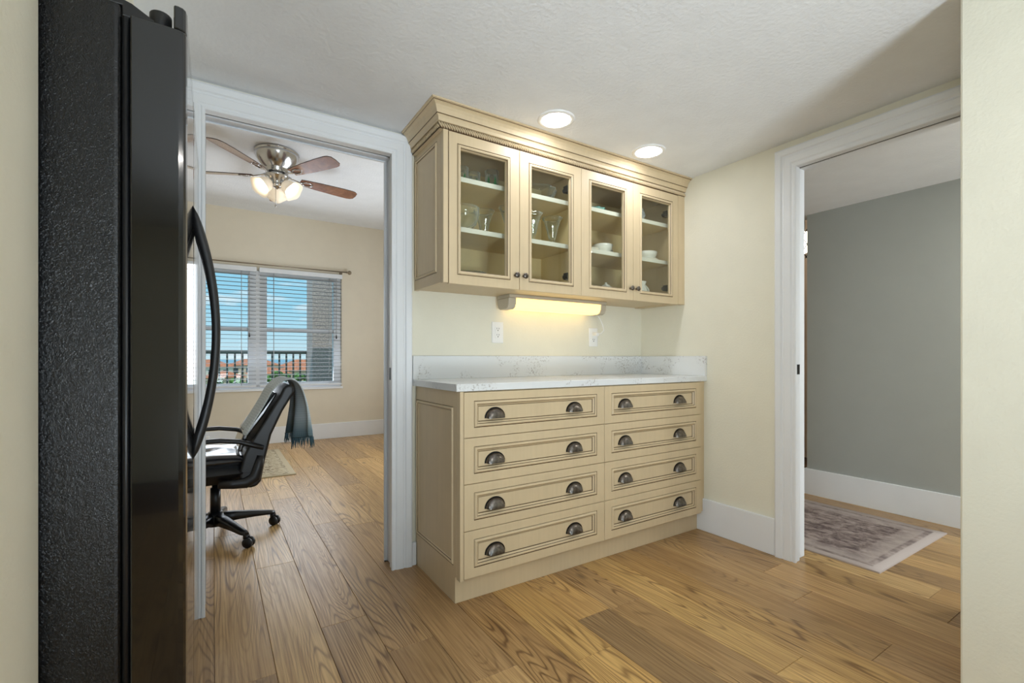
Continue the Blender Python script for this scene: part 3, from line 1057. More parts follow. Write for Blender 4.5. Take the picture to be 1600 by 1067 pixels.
def saucer(x, y, z, lab):
    return lathe_thing('saucer', 'china', [(0.0, 0.0), (0.035, 0.0), (0.04, 0.003), (0.072, 0.012), (0.072, 0.015), (0.04, 0.006), (0.0, 0.005)], x, y, z, lab, 'saucer', 'white saucers', n=32)


def cup_thing(name, x, y, z, r, hgt, lab, cat='cup', side=1):
    t = thing(name, (x, y, z), lab, cat)
    m = MB(); m.lathe([(0.0, 0.0), (r * 0.5, 0.0), (r * 0.55, 0.004), (r * 0.9, hgt * 0.5), (r, hgt), (r * 0.95, hgt), (r * 0.83, hgt * 0.5), (r * 0.45, 0.008), (0.0, 0.007)], (x, y, z), 28); m.build('bowl_body', 'china', t)
    m = MB()
    m.tube([(x + side * (r * 0.93 + 0.022 * math.sin(PI * k / 8)), y - 0.004, z + hgt * (0.82 - 0.58 * k / 8)) for k in range(9)], 0.0032, 8)
    m.build('handle', 'china', t)
    return t


saucer(1.950, 2.06, S1, 'white saucer under the cup behind the third door')
cup_thing('tea_cup', 1.950, 2.06, S1 + 0.0065, 0.062, 0.058, 'round white cup on a saucer behind the third door')
saucer(1.800, 2.03, S1, 'white saucer at the left edge behind the third door')
lathe_thing('white_figurine', 'china', [(0.0, 0.0), (0.022, 0.0), (0.024, 0.02), (0.014, 0.045), (0.018, 0.06), (0.012, 0.08), (0.0, 0.085)], 1.795, 2.10, S1, 'small white figurine at the left behind the third door', 'figurine', n=14)
saucer(1.81, 2.02, S0, 'white saucer left of the teapot on the bottom shelf')


def pot(name, x, y, z, sc, prof, lab, cat, mat='china', side=1, spout=True, lid=True):
    t = thing(name, (x, y, z), lab, cat)
    m = MB(); m.lathe([(r * sc, h * sc) for r, h in prof], (x, y, z), 28); m.build('pot_body', mat, t)
    H = max(h for _, h in prof) * sc
    R = max(r for r, _ in prof) * sc
    m = MB()
    m.tube([(x + side * (R * 0.80 + 0.040 * sc * math.sin(PI * k / 10)), y, z + H * (0.86 - 0.62 * k / 10)) for k in range(11)], 0.0055 * sc, 8)
    m.build('handle', mat, t)
    if spout:
        m = MB(); m.tube([(x - side * R * 0.80, y, z + H * 0.42), (x - side * R * 1.18, y, z + H * 0.62), (x - side * R * 1.42, y, z + H * 0.95)], [0.014 * sc, 0.010 * sc, 0.008 * sc], 10); m.build('spout', mat, t)
    if lid:
        m = MB(); m.lathe([(R * 0.6, H), (R * 0.45, H + 0.012 * sc), (0.01 * sc, H + 0.02 * sc), (0.011 * sc, H + 0.032 * sc), (0.0, H + 0.036 * sc)], (x, y, z), 24); m.build('lid', mat, t)
    return t


pot('small_teapot', 1.950, 2.03, S0, 0.75, [(0.0, 0.0), (0.04, 0.0), (0.045, 0.006), (0.066, 0.035), (0.060, 0.062), (0.042, 0.075), (0.0, 0.076)], 'low white teapot on the bottom shelf behind the third door', 'teapot')
pot('patterned_pitcher', 2.200, 2.05, S2, 1.0, [(0.0, 0.0), (0.05, 0.0), (0.055, 0.006), (0.074, 0.045), (0.062, 0.080), (0.034, 0.118), (0.024, 0.140), (0.021, 0.140), (0.0, 0.10)], 'white pitcher with blue pattern on the top shelf', 'pitcher', 'china_blue', side=-1, spout=False, lid=False)
saucer(2.305, 2.04, S1, 'white saucer beneath the wide cup behind the fourth door')
cup_thing('wide_cup', 2.300, 2.04, S1 + 0.0065, 0.072, 0.052, 'wide white cup on a saucer behind the fourth door')
pot('cream_jug', 2.220, 2.02, S0, 1.0, [(0.0, 0.0), (0.04, 0.0), (0.047, 0.006), (0.056, 0.035), (0.046, 0.065), (0.036, 0.085), (0.044, 0.108), (0.042, 0.108), (0.0, 0.06)], 'white jug with a handle on the bottom shelf behind the fourth door', 'jug', side=1, spout=False, lid=False)

# ------------------------------------------------------------------ refrigerator
fr = thing('refrigerator', (-0.45, 1.62, 0), 'black side by side refrigerator with textured side and bowed handles', 'refrigerator')
FY0, FY1, FX = 1.160, 2.072, -0.046
m = boxes((-0.90, -0.150, FY0 + 0.002, FY1 - 0.002, 0.02, 1.724))
m.build('cabinet_body', 'fridge_side', fr, bevel=0.010, seg=3)
boxes((-0.150, -0.137, FY0 + 0.014, FY1 - 0.014, 0.06, 1.715)).build('gasket', 'gasket', fr)
for yy in (FY0 + 0.009, FY1 - 0.009):
    m = MB()
    m.tube([(-0.1435, yy, 0.06), (-0.1435, yy, 1.70)], 0.0065, 10)
    m.build('gasket_rib', 'gasket', fr)
boxes((-0.86, -0.10, FY0 + 0.03, FY1 - 0.03, 0.0, 0.06)).build('kick_grille', 'fridge_matte', fr)


def fridge_door(y0, y1, hy):
    pts = [(-0.1365, y0), (-0.060, y0), (-0.052, y0 + 0.003), (-0.048, y0 + 0.008), (FX, y0 + 0.020), (FX, y1 - 0.020), (-0.048, y1 - 0.008), (-0.052, y1 - 0.003), (-0.060, y1), (-0.1365, y1)]
    m = MB()
    m.prism(pts, 'z', 0.055, 1.7035)
    lip = [(-0.068, y0 + 0.0005), (-0.060, y0), (-0.052, y0 + 0.003), (-0.048, y0 + 0.008), (FX, y0 + 0.020), (FX, y1 - 0.020), (-0.048, y1 - 0.008), (-0.052, y1 - 0.003), (-0.060, y1), (-0.068, y1 - 0.0005)]
    m.prism(lip, 'z', 1.7035, 1.751)
    d = m.build('door', 'fridge', fr, bevel=0.003, seg=2)
    # bowed handle
    m = MB()
    n = 28
    z0, z1 = 0.770, 1.440
    st = []
    for k in range(n + 1):
        t = k / n
        s_ = math.sin(PI * t)
        out = 0.062 * (s_ ** 0.72)
        z = z1 + (z0 - z1) * t
        inn = max(-0.001, out - 0.010 - 0.016 * (1 - s_ * 0.35))
        w = 0.017 - 0.004 * (1 - s_)
        st.append([(FX + inn, hy - w, z), (FX + out * 0.8 + inn * 0.2, hy - w, z), (FX + out, hy - w * 0.55, z), (FX + out, hy + w * 0.55, z), (FX + out * 0.8 + inn * 0.2, hy + w, z), (FX + inn, hy + w, z)])
    o_, nn = m.loops(st, smooth=True)
    m.f.append([o_ + i for i in range(nn)]); m.m.append(0); m.sm.append(False)
    e = o_ + n * nn
    m.f.append([e + i for i in range(nn)]); m.m.append(0); m.sm.append(False)
    m.build('handle', 'fridge_matte', d)
    return d


fridge_door(FY0, 1.545, 1.500)
fridge_door(1.551, FY1, 1.600)
m = MB()
m.prism([(-0.235, 1.7245), (-0.150, 1.7245), (-0.150, 1.7045), (-0.100, 1.7045), (-0.100, 1.713), (-0.135, 1.733), (-0.165, 1.741), (-0.235, 1.741)], 'y', FY0 + 0.012, FY0 + 0.075)
m.lathe([(0.0, 0.0), (0.019, 0.0), (0.019, 0.040), (0.017, 0.043), (0.0, 0.043)], (-0.092, FY0 + 0.045, 1.7037), 20)
m.build('hinge_cover', 'fridge_matte', fr, bevel=0.002)

# ------------------------------------------------------------------ office: window, blinds, rod
w1 = thing('window_1', (0.445, FW, WZ0), 'white double window in the beige office wall', 'window', kind='structure')
PX = [(-0.425, 0.345), (0.545, 1.315)]
m = boxes((WX0, PX[0][0], 6.385, 6.47, WZ0, WZ1), (PX[1][1], WX1, 6.385, 6.47, WZ0, WZ1), (PX[0][1], PX[1][0], 6.385, 6.47, WZ0, WZ1),
          (PX[0][0], PX[0][1], 6.385, 6.47, WZ0, 0.735), (PX[1][0], PX[1][1], 6.385, 6.47, WZ0, 0.735),
          (PX[0][0], PX[0][1], 6.385, 6.47, 2.03, WZ1), (PX[1][0], PX[1][1], 6.385, 6.47, 2.03, WZ1))
m.build('window_frame', 'vinyl', w1, bevel=0.003)
for a, b in PX:
    m = boxes((a, b, 6.40, 6.45, 1.355, 1.400))
    m.build('meeting_rail', 'vinyl', w1, bevel=0.003)
    for z0, z1, yy in ((0.735, 1.356, 6.418), (1.399, 2.03, 6.438)):
        boxes((a - 0.004, b + 0.004, yy, yy + 0.004, z0 - 0.003, z1 + 0.003)).build('pane', 'win_glass', w1)
boxes((WX0 - 0.01, WX1 + 0.012, 6.335, 6.384, 0.640, 0.668)).build('window_sill', 'vinyl', w1, bevel=0.003)


slat = MB()
for s_ in range(4):
    pass
ys = [-0.024, -0.012, 0.0, 0.012, 0.024]
zc = [-0.0010, 0.0006, 0.0012, 0.0006, -0.0010]
W2 = 0.470
slat.loops([[(-W2, y, z + 0.0013) for y, z in zip(ys, zc)] + [(-W2, y, z - 0.0013) for y, z in zip(ys[::-1], zc[::-1])],
            [(W2, y, z + 0.0013) for y, z in zip(ys, zc)] + [(W2, y, z - 0.0013) for y, z in zip(ys[::-1], zc[::-1])]])
slat.f += [list(range(10)), list(range(10, 20))]; slat.m += [0, 0]; slat.sm += [False, False]
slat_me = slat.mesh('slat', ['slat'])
for cx, lab in ((-0.045, 'white slatted blind on the left half of the office window'), (0.935, 'white slatted blind on the right half of the office window')):
    b = thing('window_blind', (cx, 6.345, 0.67), lab, 'blind', 'office window blinds')
    boxes((cx - 0.476, cx + 0.476, 6.312, 6.362, 2.060, 2.115)).build('headrail', 'blind', b, bevel=0.003)
    boxes((cx - W2, cx + W2, 6.318, 6.362, 0.690, 0.712)).build('bottom_rail', 'blind', b, bevel=0.003)
    z = 0.738
    while z < 2.05:
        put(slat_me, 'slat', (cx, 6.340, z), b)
        z += 0.0475
    m = MB()
    for dx in (-0.32, 0.32):
        m.tube([(cx + dx, 6.3145, 0.712), (cx + dx, 6.3145, 2.06)], 0.0022, 6)
        m.tube([(cx + dx, 6.3655, 0.712), (cx + dx, 6.3655, 2.06)], 0.0022, 6)
    m.build('ladder_cord', 'cord', b)
    m = MB()
    m.tube([(cx + 0.40, 6.306, 2.06), (cx + 0.40, 6.306, 1.32)], 0.003, 6)
    m.lathe([(0.0, 0), (0.008, 0.004), (0.010, 0.02), (0.004, 0.05), (0.0, 0.05)], (cx + 0.40, 6.306, 1.28), 10, mi=1)
    m.build('pull_cord', ['cord', 'slot'], b)

rd = thing('curtain_rod', (0.45, 6.28, 2.14), 'thin antique curtain rod with round finial above the window', 'curtain rod')
m = MB(); m.tube([(-0.60, 6.30, 2.148), (1.46, 6.30, 2.148)], 0.008, 12); m.build('rod', 'rod', rd)
for sx_, ex in ((-1, -0.60), (1, 1.46)):
    m = MB(); m.lathe([(0.0, -0.004), (0.012, -0.002), (0.012, 0.006), (0.008, 0.010), (0.022, 0.022), (0.028, 0.036), (0.022, 0.052), (0.010, 0.060), (0.0, 0.062)], (ex, 6.30, 2.148), 18, axis=(sx_, 0, 0)); m.build('finial', 'rod', rd)
    m = MB(); m.tube([(ex - sx_ * 0.06, 6.302, 2.138), (ex - sx_ * 0.06, 6.362, 2.138)], 0.006, 8); m.lathe([(0, 0), (0.02, 0), (0.02, 0.006), (0, 0.006)], (ex - sx_ * 0.06, 6.3625, 2.138), 14, axis=(0, -1, 0)); m.build('bracket', 'rod', rd)

tag(boxes((-0.36, -0.040, 6.26, 6.345, 0.0, 0.155)).build('storage_box', 'white_plastic', bevel=0.006), 'low white box on the floor against the office baseboard', 'box')

# ------------------------------------------------------------------ ceiling fan
FCX, FCY = 0.455, 4.440
fan = thing('ceiling_fan', (FCX, FCY, OZ), 'brushed nickel ceiling fan with walnut blades and lit glass shades', 'ceiling fan')
m = MB()
m.lathe([(0.0, -0.0005), (0.168, -0.0005), (0.174, -0.006), (0.174, -0.014), (0.166, -0.020), (0.166, -0.026), (0.172, -0.031), (0.171, -0.040), (0.150, -0.080), (0.115, -0.125), (0.095, -0.140), (0.088, -0.150), (0.088, -0.176), (0.080, -0.184), (0.0, -0.184)], (FCX, FCY, OZ), 40)
m.build('motor_housing', 'chrome', fan)
m = MB()
m.lathe([(0.0, -0.185), (0.060, -0.185), (0.092, -0.196), (0.096, -0.206), (0.088, -0.216), (0.070, -0.228), (0.048, -0.250), (0.040, -0.275), (0.044, -0.283), (0.032, -0.300), (0.012, -0.310), (0.0, -0.318)], (FCX, FCY, OZ), 36)
m.build('light_kit', 'chrome', fan)
BZ = OZ - 0.205
for k in range(5):
    ang = math.radians(12 + 72 * k)
    ca, sa = math.cos(ang), math.sin(ang)
    pitch = math.radians(13)

    def P(r, t, dz=0.0):
        return (FCX + r * ca - t * math.cos(pitch) * sa, FCY + r * sa + t * math.cos(pitch) * ca, BZ - t * math.sin(pitch) + dz)
    outl = [(0.19, -0.042), (0.24, -0.050), (0.35, -0.060), (0.55, -0.070), (0.645, -0.070), (0.675, -0.064), (0.700, -0.044), (0.706, 0.0), (0.700, 0.044), (0.675, 0.064), (0.645, 0.070), (0.55, 0.070), (0.35, 0.060), (0.24, 0.050), (0.19, 0.042)]
    m = MB()
    n = len(outl)
    m.add([P(r, t, 0.003) for r, t in outl] + [P(r, t, -0.003) for r, t in outl], [list(range(n)), list(range(n, 2 * n))], 0)
    m.add([P(r, t, 0.003) for r, t in outl] + [P(r, t, -0.003) for r, t in outl], [(i, (i + 1) % n, n + (i + 1) % n, n + i) for i in range(n)], 1)
    bl = m.build('blade', ['blade', 'blade_edge'], fan)
    m = MB()
    m.tube([(FCX + 0.082 * ca, FCY + 0.082 * sa, BZ + 0.02), (FCX + 0.13 * ca, FCY + 0.13 * sa, BZ + 0.004), P(0.19, 0, -0.008), P(0.215, 0, -0.008)], [0.014, 0.012, 0.013, 0.012], 8, flat=(1.2, 0.5))
    for sgn in (-1, 1):
        m.tube([P(0.205, 0, -0.007), P(0.225, sgn * 0.026, -0.007), P(0.265, sgn * 0.028, -0.007), P(0.300, sgn * 0.008, -0.007)], 0.005, 6)
    m.build('blade_bracket', 'chrome', bl)
vdir = math.atan2(-FCY, -FCX)
for k, off in enumerate((-0.95, 0.95, PI)):
    a = vdir + off
    tl = 0.30 if k == 2 else 0.62
    ax = Vector((math.cos(a) * 0.76, math.sin(a) * 0.76, -tl)).normalized()
    c = Vector((FCX + 0.040 * math.cos(a), FCY + 0.040 * math.sin(a), OZ - 0.250))
    m = MB(); m.tube([c, c + ax * 0.045], [0.016, 0.024], 12); m.build('shade_holder', 'chrome', fan)
    m = MB()
    m.lathe([(0.024, 0.036), (0.040, 0.046), (0.058, 0.072), (0.064, 0.100), (0.068, 0.125), (0.088, 0.150), (0.086, 0.151), (0.065, 0.126), (0.061, 0.100), (0.055, 0.073), (0.036, 0.049)], tuple(c), 36, axis=tuple(ax), wob=lambda t, z: 0.06 * math.cos(5 * t) * max(0, (z - 0.10) / 0.05))
    m.build('glass_shade', 'shade', fan)
    m = MB(); m.lathe([(0.0, 0.04), (0.012, 0.045), (0.014, 0.065), (0.026, 0.092), (0.022, 0.112), (0.0, 0.122)], tuple(c), 18, axis=tuple(ax)); m.build('bulb', 'bulb', fan)
m = MB()
px, py = FCX - 0.012, FCY - 0.03
m.tube([(px, py, OZ - 0.29), (px, py, OZ - 0.455)], 0.0022, 6)
m.lathe([(0.0, 0.0), (0.007, 0.003), (0.009, 0.012), (0.004, 0.022), (0.0, 0.024)], (px, py, OZ - 0.478), 12)
m.build('pull_chain', 'chrome', fan)

# ------------------------------------------------------------------ office chair
CX, CY = 0.009, 3.222
ch = thing('office_chair', (CX, CY, 0), 'black leather swivel office chair on a five star base', 'chair')
m = MB()
m.lathe([(0.0, 0.065), (0.045, 0.068), (0.052, 0.09), (0.048, 0.125), (0.036, 0.145), (0.0, 0.145)], (CX, CY, 0), 24)
m.build('hub', 'plastic', ch)
m = MB(); m.lathe([(0.0, 0.13), (0.027, 0.13), (0.026, 0.285), (0.018, 0.287), (0.018, 0.36), (0.0, 0.36)], (CX, CY, 0), 20); m.build('gas_column', 'plastic', ch)
for k in range(5):
    a = math.radians(-63 + 72 * k)
    ca, sa = math.cos(a), math.sin(a)
    st = []
    for r, zt, zb, w in ((0.02, 0.138, 0.080, 0.030), (0.10, 0.128, 0.082, 0.029), (0.20, 0.110, 0.078, 0.025), (0.29, 0.092, 0.070, 0.021), (0.318, 0.084, 0.070, 0.014)):
        st.append([(CX + r * ca - q * w * sa, CY + r * sa + q * w * ca, z) for q, z in ((-1, zb), (-0.9, zt - 0.008), (-0.5, zt), (0.5, zt), (0.9, zt - 0.008), (1, zb))])
    m = MB()
    o_, nn = m.loops(st, smooth=True)
    m.f.append([o_ + i for i in range(nn)]); m.m.append(0); m.sm.append(False)
    m.f.append([o_ + 4 * nn + i for i in range(nn)]); m.m.append(0); m.sm.append(False)
    lg = m.build('leg', 'plastic', ch)
    tx, ty = CX + 0.300 * ca, CY + 0.300 * sa
    wa = a + (0.5, -0.9, 0.3, 1.2, -0.4)[k]
    tx2, ty2 = tx + 0.020 * math.cos(wa), ty + 0.020 * math.sin(wa)
    ax = Vector((-math.sin(wa), math.cos(wa), 0))
    m = MB()
    m.tube([(tx, ty, 0.075), (tx, ty, 0.045)], 0.010, 8)
    for sg in (-1, 1):
        c = Vector((tx2, ty2, 0.028)) + ax * (0.005 * sg)
        m.lathe([(0.0, 0.0), (0.026, 0.0), (0.028, 0.004), (0.028, 0.013), (0.024, 0.018), (0.0, 0.019)], tuple(c), 18, axis=tuple(ax * sg))
    m.tube([(tx2, ty2, 0.058), (tx, ty, 0.062)], 0.013, 8)
    m.build('caster', 'plastic', lg)
boxes((CX - 0.11, CX + 0.10, CY - 0.09, CY + 0.09, 0.318, 0.352)).build('tilt_mechanism', 'plastic', ch, bevel=0.01)


def pillow(mb, x0, x1, y0, y1, z0, z1, nx=18, ny=18, tuft=None, mi=0, p=4.0):
    top, bot = [], []
    for i in range(nx + 1):
        for j in range(ny + 1):
            u, v = -1 + 2 * i / nx, -1 + 2 * j / ny
            x, y = (x0 + x1) / 2 + (x1 - x0) / 2 * u, (y0 + y1) / 2 + (y1 - y0) / 2 * v
            e = max(0.0, (1 - abs(u) ** p)) ** (1 / p) * max(0.0, (1 - abs(v) ** p)) ** (1 / p)
            zm = (z0 + z1) / 2
            hh = (z1 - z0) / 2
            d = tuft(u, v) if tuft else 0
            top.append((x, y, zm + hh * e - d * e))
            bot.append((x, y, zm - hh * e))
    idx = lambda i, j: i * (ny + 1) + j
    fs = [(idx(i, j), idx(i + 1, j), idx(i + 1, j + 1), idx(i, j + 1)) for i in range(nx) for j in range(ny)]
    mb.add(top, fs, mi, True)
    mb.add(bot, fs, mi, True)


m = MB()
pillow(m, -0.40, 0.165, CY - 0.245, CY + 0.245, 0.335, 0.470)
m.build('seat_base', 'leather', ch)
tf = lambda u, v: 0.016 * math.exp(-((u - 0.25) ** 2 + v ** 2) * 26) + 0.016 * math.exp(-((u + 0.45) ** 2 + v ** 2) * 26) + 0.007 * abs(math.sin(u * 4.2 + v * 2.1)) * (1 - v * v)
m = MB()
pillow(m, -0.385, 0.160, CY - 0.235, CY + 0.235, 0.425, 0.512, 30, 30, tf)
m.build('seat_cushion', 'seat_leather', ch)
m = MB()
bprof = [(0.115, 0.395), (0.130, 0.335), (0.165, 0.312), (0.205, 0.318), (0.226, 0.345), (0.246, 0.460), (0.278, 0.600), (0.335, 0.730), (0.398, 0.838), (0.396, 0.872), (0.370, 0.884), (0.342, 0.872), (0.320, 0.820), (0.255, 0.705), (0.178, 0.575), (0.142, 0.500)]
m.prism(bprof, 'y', CY - 0.240, CY + 0.240)
m.build('backrest', 'leather', ch, bevel=0.030, seg=5)
m = MB()
bp2 = [(0.165, 0.600), (0.245, 0.715), (0.312, 0.830), (0.300, 0.842), (0.222, 0.728), (0.140, 0.610), (0.110, 0.520), (0.130, 0.510)]
m.prism(bp2, 'y', CY - 0.205, CY + 0.205)
m.build('back_cushion', 'seat_leather', ch, bevel=0.012, seg=3)
for sg in (-1, 1):
    yy = CY + sg * 0.262
    m = MB()
    m.tube([(0.235, yy, 0.535), (0.19, yy, 0.553), (0.12, yy, 0.580), (0.03, yy, 0.594), (-0.08, yy, 0.594), (-0.18, yy, 0.580), (-0.25, yy, 0.545), (-0.27, yy, 0.49), (-0.25, yy - sg * 0.006, 0.43), (-0.20, yy - sg * 0.01, 0.385)],
           [0.017, 0.019, 0.019, 0.018, 0.018, 0.018, 0.018, 0.017, 0.017, 0.016], 10, flat=(1.25, 0.72))
    m.build('armrest', 'plastic', ch)
for sg in (-1, 1):
    yy = CY + sg * 0.240
    m = MB()
    m.tube([(0.02, yy, 0.352), (0.09, yy, 0.346), (0.15, yy, 0.345), (0.195, yy, 0.372), (0.212, yy, 0.430), (0.222, yy, 0.490)], [0.018, 0.022, 0.026, 0.027, 0.023, 0.015], 12, flat=(0.7, 1.15))
    m.build('side_bracket', 'plastic', ch)

# throw over the backrest
pathp = [(0.160, 0.598), (0.190, 0.655), (0.230, 0.722), (0.272, 0.795), (0.300, 0.850), (0.330, 0.890), (0.365, 0.906), (0.402, 0.896), (0.426, 0.862), (0.438, 0.810), (0.444, 0.750), (0.446, 0.690), (0.446, 0.620), (0.446, 0.555)]
nv = 36
verts, uvs = [], []
for i, (px_, pz_) in enumerate(pathp):
    s_ = i / (len(pathp) - 1)
    for j in range(nv + 1):
        t = j / nv
        hang = max(0.0, (s_ - 0.58) / 0.42)
        front = max(0.0, (0.35 - s_) / 0.35)
        y0_, y1_ = CY - 0.225 + 0.02 * hang - 0.015 * front, CY + 0.20 - 0.05 * hang
        y = y0_ + (y1_ - y0_) * t
        fold = math.sin(t * 15 + 0.7 * math.sin(3 * s_)) * (0.006 + 0.042 * hang + 0.010 * front)
        x_ = px_ + fold + 0.050 * hang * (0.5 - t) - 0.004 * hang
        z_ = pz_ + 0.006 * math.sin(t * 9 + 2 * s_) * (0.3 + hang) + (0.028 * front * math.sin(t * 4.2))
        if front > 0:
            x_ = px_ - abs(fold) - 0.010
        if 0.3 < s_ < 0.62:
            z_ += 0.010 + 0.006 * abs(math.sin(t * 15))
        verts.append((x_, y, z_))
        uvs.append((s_, t))
m = MB()
fs = [(i * (nv + 1) + j, i * (nv + 1) + j + 1, (i + 1) * (nv + 1) + j + 1, (i + 1) * (nv + 1) + j) for i in range(len(pathp) - 1) for j in range(nv)]
m.add(verts, fs, 0, True)
th = thing('throw_blanket', (0.32, CY, 0.60), 'grey teal fringed throw draped over the office chair back', 'blanket')
cl = m.build('cloth', 'throw', th)
uvl = cl.data.uv_layers.new(name='UVMap')
for lp in cl.data.loops:
    uvl.data[lp.index].uv = uvs[lp.vertex_index]
sd = cl.modifiers.new('solid', 'SOLIDIFY'); sd.thickness = 0.007; sd.offset = 0
sb = cl.modifiers.new('sub', 'SUBSURF'); sb.levels = 1; sb.render_levels = 1
m = MB()
last = verts[-(nv + 1):]
for j in range(nv):
    for q in range(2):
        f_ = (q + 0.5) / 2
        x_, y_, z_ = [last[j][i] * (1 - f_) + last[j + 1][i] * f_ for i in range(3)]
        l_ = random.uniform(0.045, 0.065)
        dx, dy = random.uniform(-0.010, 0.010), random.uniform(-0.006, 0.006)
        m.tube([(x_, y_, z_ + 0.004), (x_ + dx * 0.5, y_ + dy * 0.3, z_ - l_ * 0.5), (x_ + dx, y_ + dy, z_ - l_)], [0.003, 0.0026, 0.0012], 5)
fg = m.build('fringe', 'fringe', th)
fg['kind'] = 'stuff'

# ------------------------------------------------------------------ rugs


def rug(name, mat, x0, x1, y0, y1, label, fringe=None):
    m = MB()
    nx, ny = 12, 16
    vs_ = [(x0 + (x1 - x0) * i / nx, y0 + (y1 - y0) * j / ny, 0.0075 + 0.0012 * math.sin(i * 1.3 + j * 0.9)) for i in range(nx + 1) for j in range(ny + 1)]
    ix = lambda i, j: i * (ny + 1) + j
    m.add(vs_, [(ix(i, j), ix(i + 1, j), ix(i + 1, j + 1), ix(i, j + 1)) for i in range(nx) for j in range(ny)], 0, True)
    per = [ix(i, 0) for i in range(nx + 1)] + [ix(nx, j) for j in range(1, ny + 1)] + [ix(i, ny) for i in range(nx - 1, -1, -1)] + [ix(0, j) for j in range(ny - 1, 0, -1)]
    o_ = len(m.v)
    m.v += [(m.v[p][0], m.v[p][1], 0.0005) for p in per]
    for k in range(len(per)):
        k2 = (k + 1) % len(per)
        m.f.append([per[k], per[k2], o_ + k2, o_ + k]); m.m.append(0); m.sm.append(False)
    o = m.build(name, mat, None, origin=((x0 + x1) / 2, (y0 + y1) / 2, 0))
    return tag(o, label, 'rug')


rug('hall_rug', 'rug_hall', 2.700, 3.642, 0.948, 2.148, 'faded grey beige patterned rug on the hall floor')
rug('office_rug', 'rug_office', -0.88, 0.620, 4.545, 5.905, 'beige floral rug behind the office chair')

# ------------------------------------------------------------------ gap past the hall
boxes_c = boxes((5.150, 5.199, 2.20, 2.30, 0, 2.1), (5.150, 5.199, 2.95, 3.0, 0, 2.1))
struct(boxes_c, 'trim_3', 'trim', 'white door casing in the gap past the grey hall wall', 'door trim', bevel=0.004)
pl = thing('pendant_lamp', (4.70, 2.245, 2.6), 'lit wire pendant lamp in the gap past the grey hall wall', 'lamp')
m = MB()
m.tube([(4.70, 2.245, 2.6), (4.70, 2.245, 2.22)], 0.006, 8)
m.lathe([(0.0, -0.0005), (0.05, -0.0005), (0.05, -0.02), (0.0, -0.03)], (4.70, 2.245, 2.6), 16)
m.build('stem', 'pewter_dark', pl)
m = MB()
for k in range(10):
    a = 2 * PI * k / 10
    for sg in (1, -1):
        m.tube([(4.70 + 0.13 * math.cos(a + sg * 0.5 * q), 2.245 + 0.13 * math.sin(a + sg * 0.5 * q), 2.22 - 0.11 * q) for q in (0, 1, 2)], 0.004, 6)
m.build('wire_shade', 'pewter_dark', pl)
m = MB(); m.lathe([(0.0, 0.0), (0.05, 0.02), (0.08, 0.07), (0.08, 0.15), (0.04, 0.20), (0.0, 0.205)], (4.70, 2.245, 2.02), 20); m.build('globe', 'bulb', pl)

# ------------------------------------------------------------------ balcony and view
struct(boxes((-4, 6, 6.5, 8.05, -0.20, -0.03)), 'floor_balcony', 'slab', 'concrete balcony floor outside the office window', 'floor')
tag(boxes((1.235, 1.62, 7.45, 7.95, -0.03, 3.2)).build('balcony_column', 'stucco', bevel=0.01), 'grey stucco column on the balcony outside the right window', 'column')
rl = thing('balcony_railing', (0.5, 7.82, -0.03), 'dark metal balcony railing outside the office window', 'railing')
boxes((-4, 6, 7.960, 8.030, 1.095, 1.150)).build('top_rail', 'rail', rl, bevel=0.004)
boxes((-4, 6, 7.975, 8.015, 0.06, 0.10)).build('bottom_rail', 'rail', rl)
m = MB(); m.box(-0.012, 0.012, -0.012, 0.012, 0.0, 0.998)
bal_me = m.mesh('baluster', ['rail'])
x = -1.5
while x < 3.6:
    put(bal_me, 'baluster', (x, 7.995, 0.098), rl)
    x += 0.098
for x in (-3.4, 3.9):
    boxes((x, x + 0.05, 7.97, 8.02, -0.03, 1.095)).build('post', 'rail', rl)
struct(boxes((-900, 900, 30, 420, -9.2, -9.0)), 'ground', 'ground', 'land below the balcony stretching to the bay', 'ground')
struct(boxes((-2500, 2500, 420, 2600, -9.3, -9.05)), 'water', 'water', 'pale blue bay at the horizon', 'water')


def building(x, y, w, d, zt, zr, wallm, label):
    t = thing('far_building', (x, y, -9.0), label, 'building', 'far buildings beyond the balcony')
    boxes((x - w / 2, x + w / 2, y, y + d, -9.0, zt)).build('wall', wallm, t)
    o = 0.6
    m = MB()
    base = [(x - w / 2 - o, y - o, zt), (x + w / 2 + o, y - o, zt), (x + w / 2 + o, y + d + o, zt), (x - w / 2 - o, y + d + o, zt)]
    ridge = [(x - w / 2 + d * 0.45, y + d / 2, zr), (x + w / 2 - d * 0.45, y + d / 2, zr)]
    m.add(base + ridge, [(0, 1, 5, 4), (1, 2, 5), (2, 3, 4, 5), (3, 0, 4), (0, 3, 2, 1)], 0)
    m.build('roof', 'roof', t)
    n = max(2, int(w / 3.2))
    for k in range(n):
        cx = x - w / 2 + w * (k + 0.5) / n
        for zz in (zt - 2.2, zt - 5.2):
            if zz > -8.8:
                boxes((cx - 0.6, cx + 0.6, y - 0.06, y + 0.05, zz, zz + 1.3)).build('window', 'bwin', t)


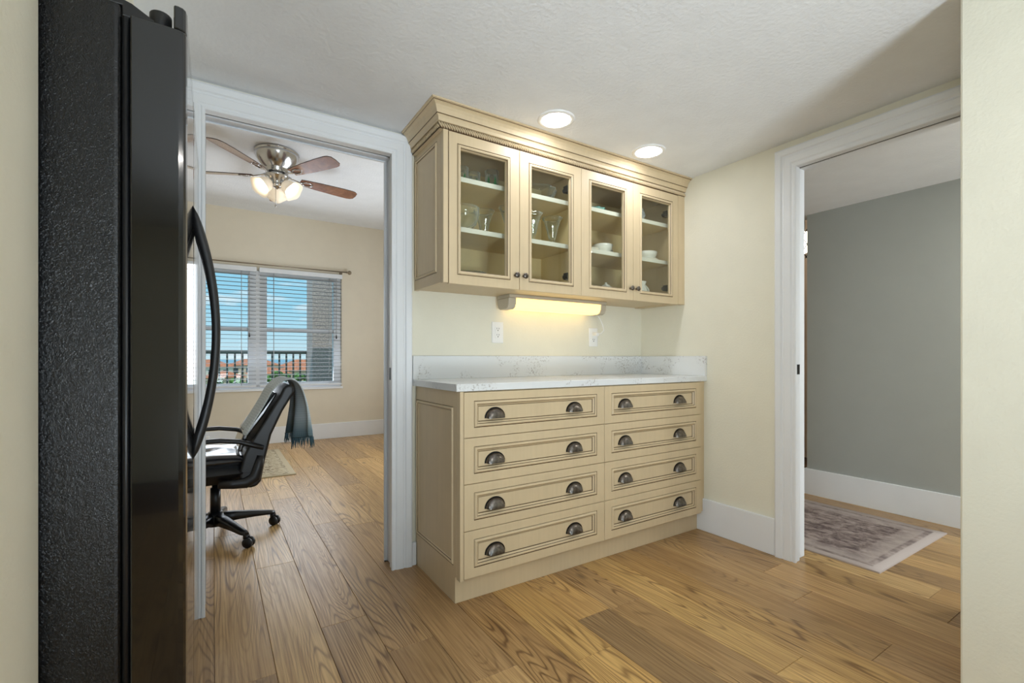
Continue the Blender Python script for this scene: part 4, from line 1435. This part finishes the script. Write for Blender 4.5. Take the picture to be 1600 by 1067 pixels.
building(-4.0, 150, 17, 9, -1.4, 0.5, 'bwall2', 'pale building with terracotta roof, farthest left through the window')
building(1.8, 112, 7, 7, -3.0, -1.7, 'bwall', 'peach building with low terracotta roof in the left window half')
building(10.4, 160, 13, 9, -1.2, 0.7, 'bwall', 'peach building whose roof reaches the horizon behind the mullion')
building(10.6, 116, 8, 7, -2.5, -1.1, 'bwall2', 'pale building with terracotta roof in the middle of the right window')
building(19.0, 128, 10, 8, -2.2, -0.7, 'bwall', 'peach building with terracotta roof left of the stucco column')
building(27.0, 168, 16, 10, -1.8, 0.4, 'bwall2', 'pale building with terracotta roof beside the stucco column')
building(40.0, 125, 16, 10, -2.4, 0.2, 'bwall', 'peach building with terracotta roof behind the stucco column')


def tree(x, y, zt, r, label):
    t = thing('far_tree', (x, y, -9.0), label, 'tree', 'trees beyond the balcony')
    m = MB(); m.tube([(x, y, -9.0), (x + 0.2, y, zt - r)], [0.3, 0.15], 8); m.build('trunk', 'bark', t)
    m = MB()
    rnd = random.Random(int(x * 10 + y))
    for k in range(16):
        c = (x + rnd.uniform(-r, r) * 0.7, y + rnd.uniform(-r, r) * 0.6, zt - r * 0.8 + rnd.uniform(-0.6, 0.45) * r)
        rr = r * rnd.uniform(0.22, 0.42)
        ph = rnd.uniform(0, 6)
        m.lathe([(0.02, -rr), (rr * 0.55, -rr * 0.8), (rr * 0.95, -rr * 0.3), (rr, rr * 0.15), (rr * 0.75, rr * 0.65), (rr * 0.35, rr * 0.92), (0.02, rr)], c, 11, smooth=False, wob=lambda a, z: 0.22 * math.sin(5 * a + ph + 7 * z))
    m.build('crown', 'leaf', t)


for i, (x, y, zt, r, lab) in enumerate((
        (-0.4, 86, -1.9, 1.9, 'round green tree at the left edge of the view'),
        (3.6, 88, -2.0, 1.6, 'green tree in front of the peach building at left'),
        (6.6, 84, -1.5, 1.6, 'green tree right behind the window mullion'),
        (9.4, 88, -0.9, 2.0, 'bushy green tree in the middle of the right window'),
        (12.6, 86, -1.3, 1.8, 'green tree left of the stucco column'),
        (15.6, 90, -0.9, 2.0, 'green tree behind the stucco column edge'))):
    tree(x, y, zt, r, lab)


def carport(x, y, w, lab):
    t = thing('carport', (x, y, -9.0), lab, 'carport', 'white carports beyond the balcony')
    boxes((x - w / 2, x + w / 2, y, y + 5, -2.75, -2.45)).build('roof_deck', 'white_roof', t)
    for px in (x - w / 2 + 0.4, x + w / 2 - 0.4):
        for py in (y + 0.4, y + 4.6):
            boxes((px - 0.1, px + 0.1, py - 0.1, py + 0.1, -9.0, -2.75)).build('post', 'white_roof', t)


carport(2.0, 66, 6.0, 'white carport roof below the left window')
carport(9.5, 70, 7.0, 'white carport roof below the right window')
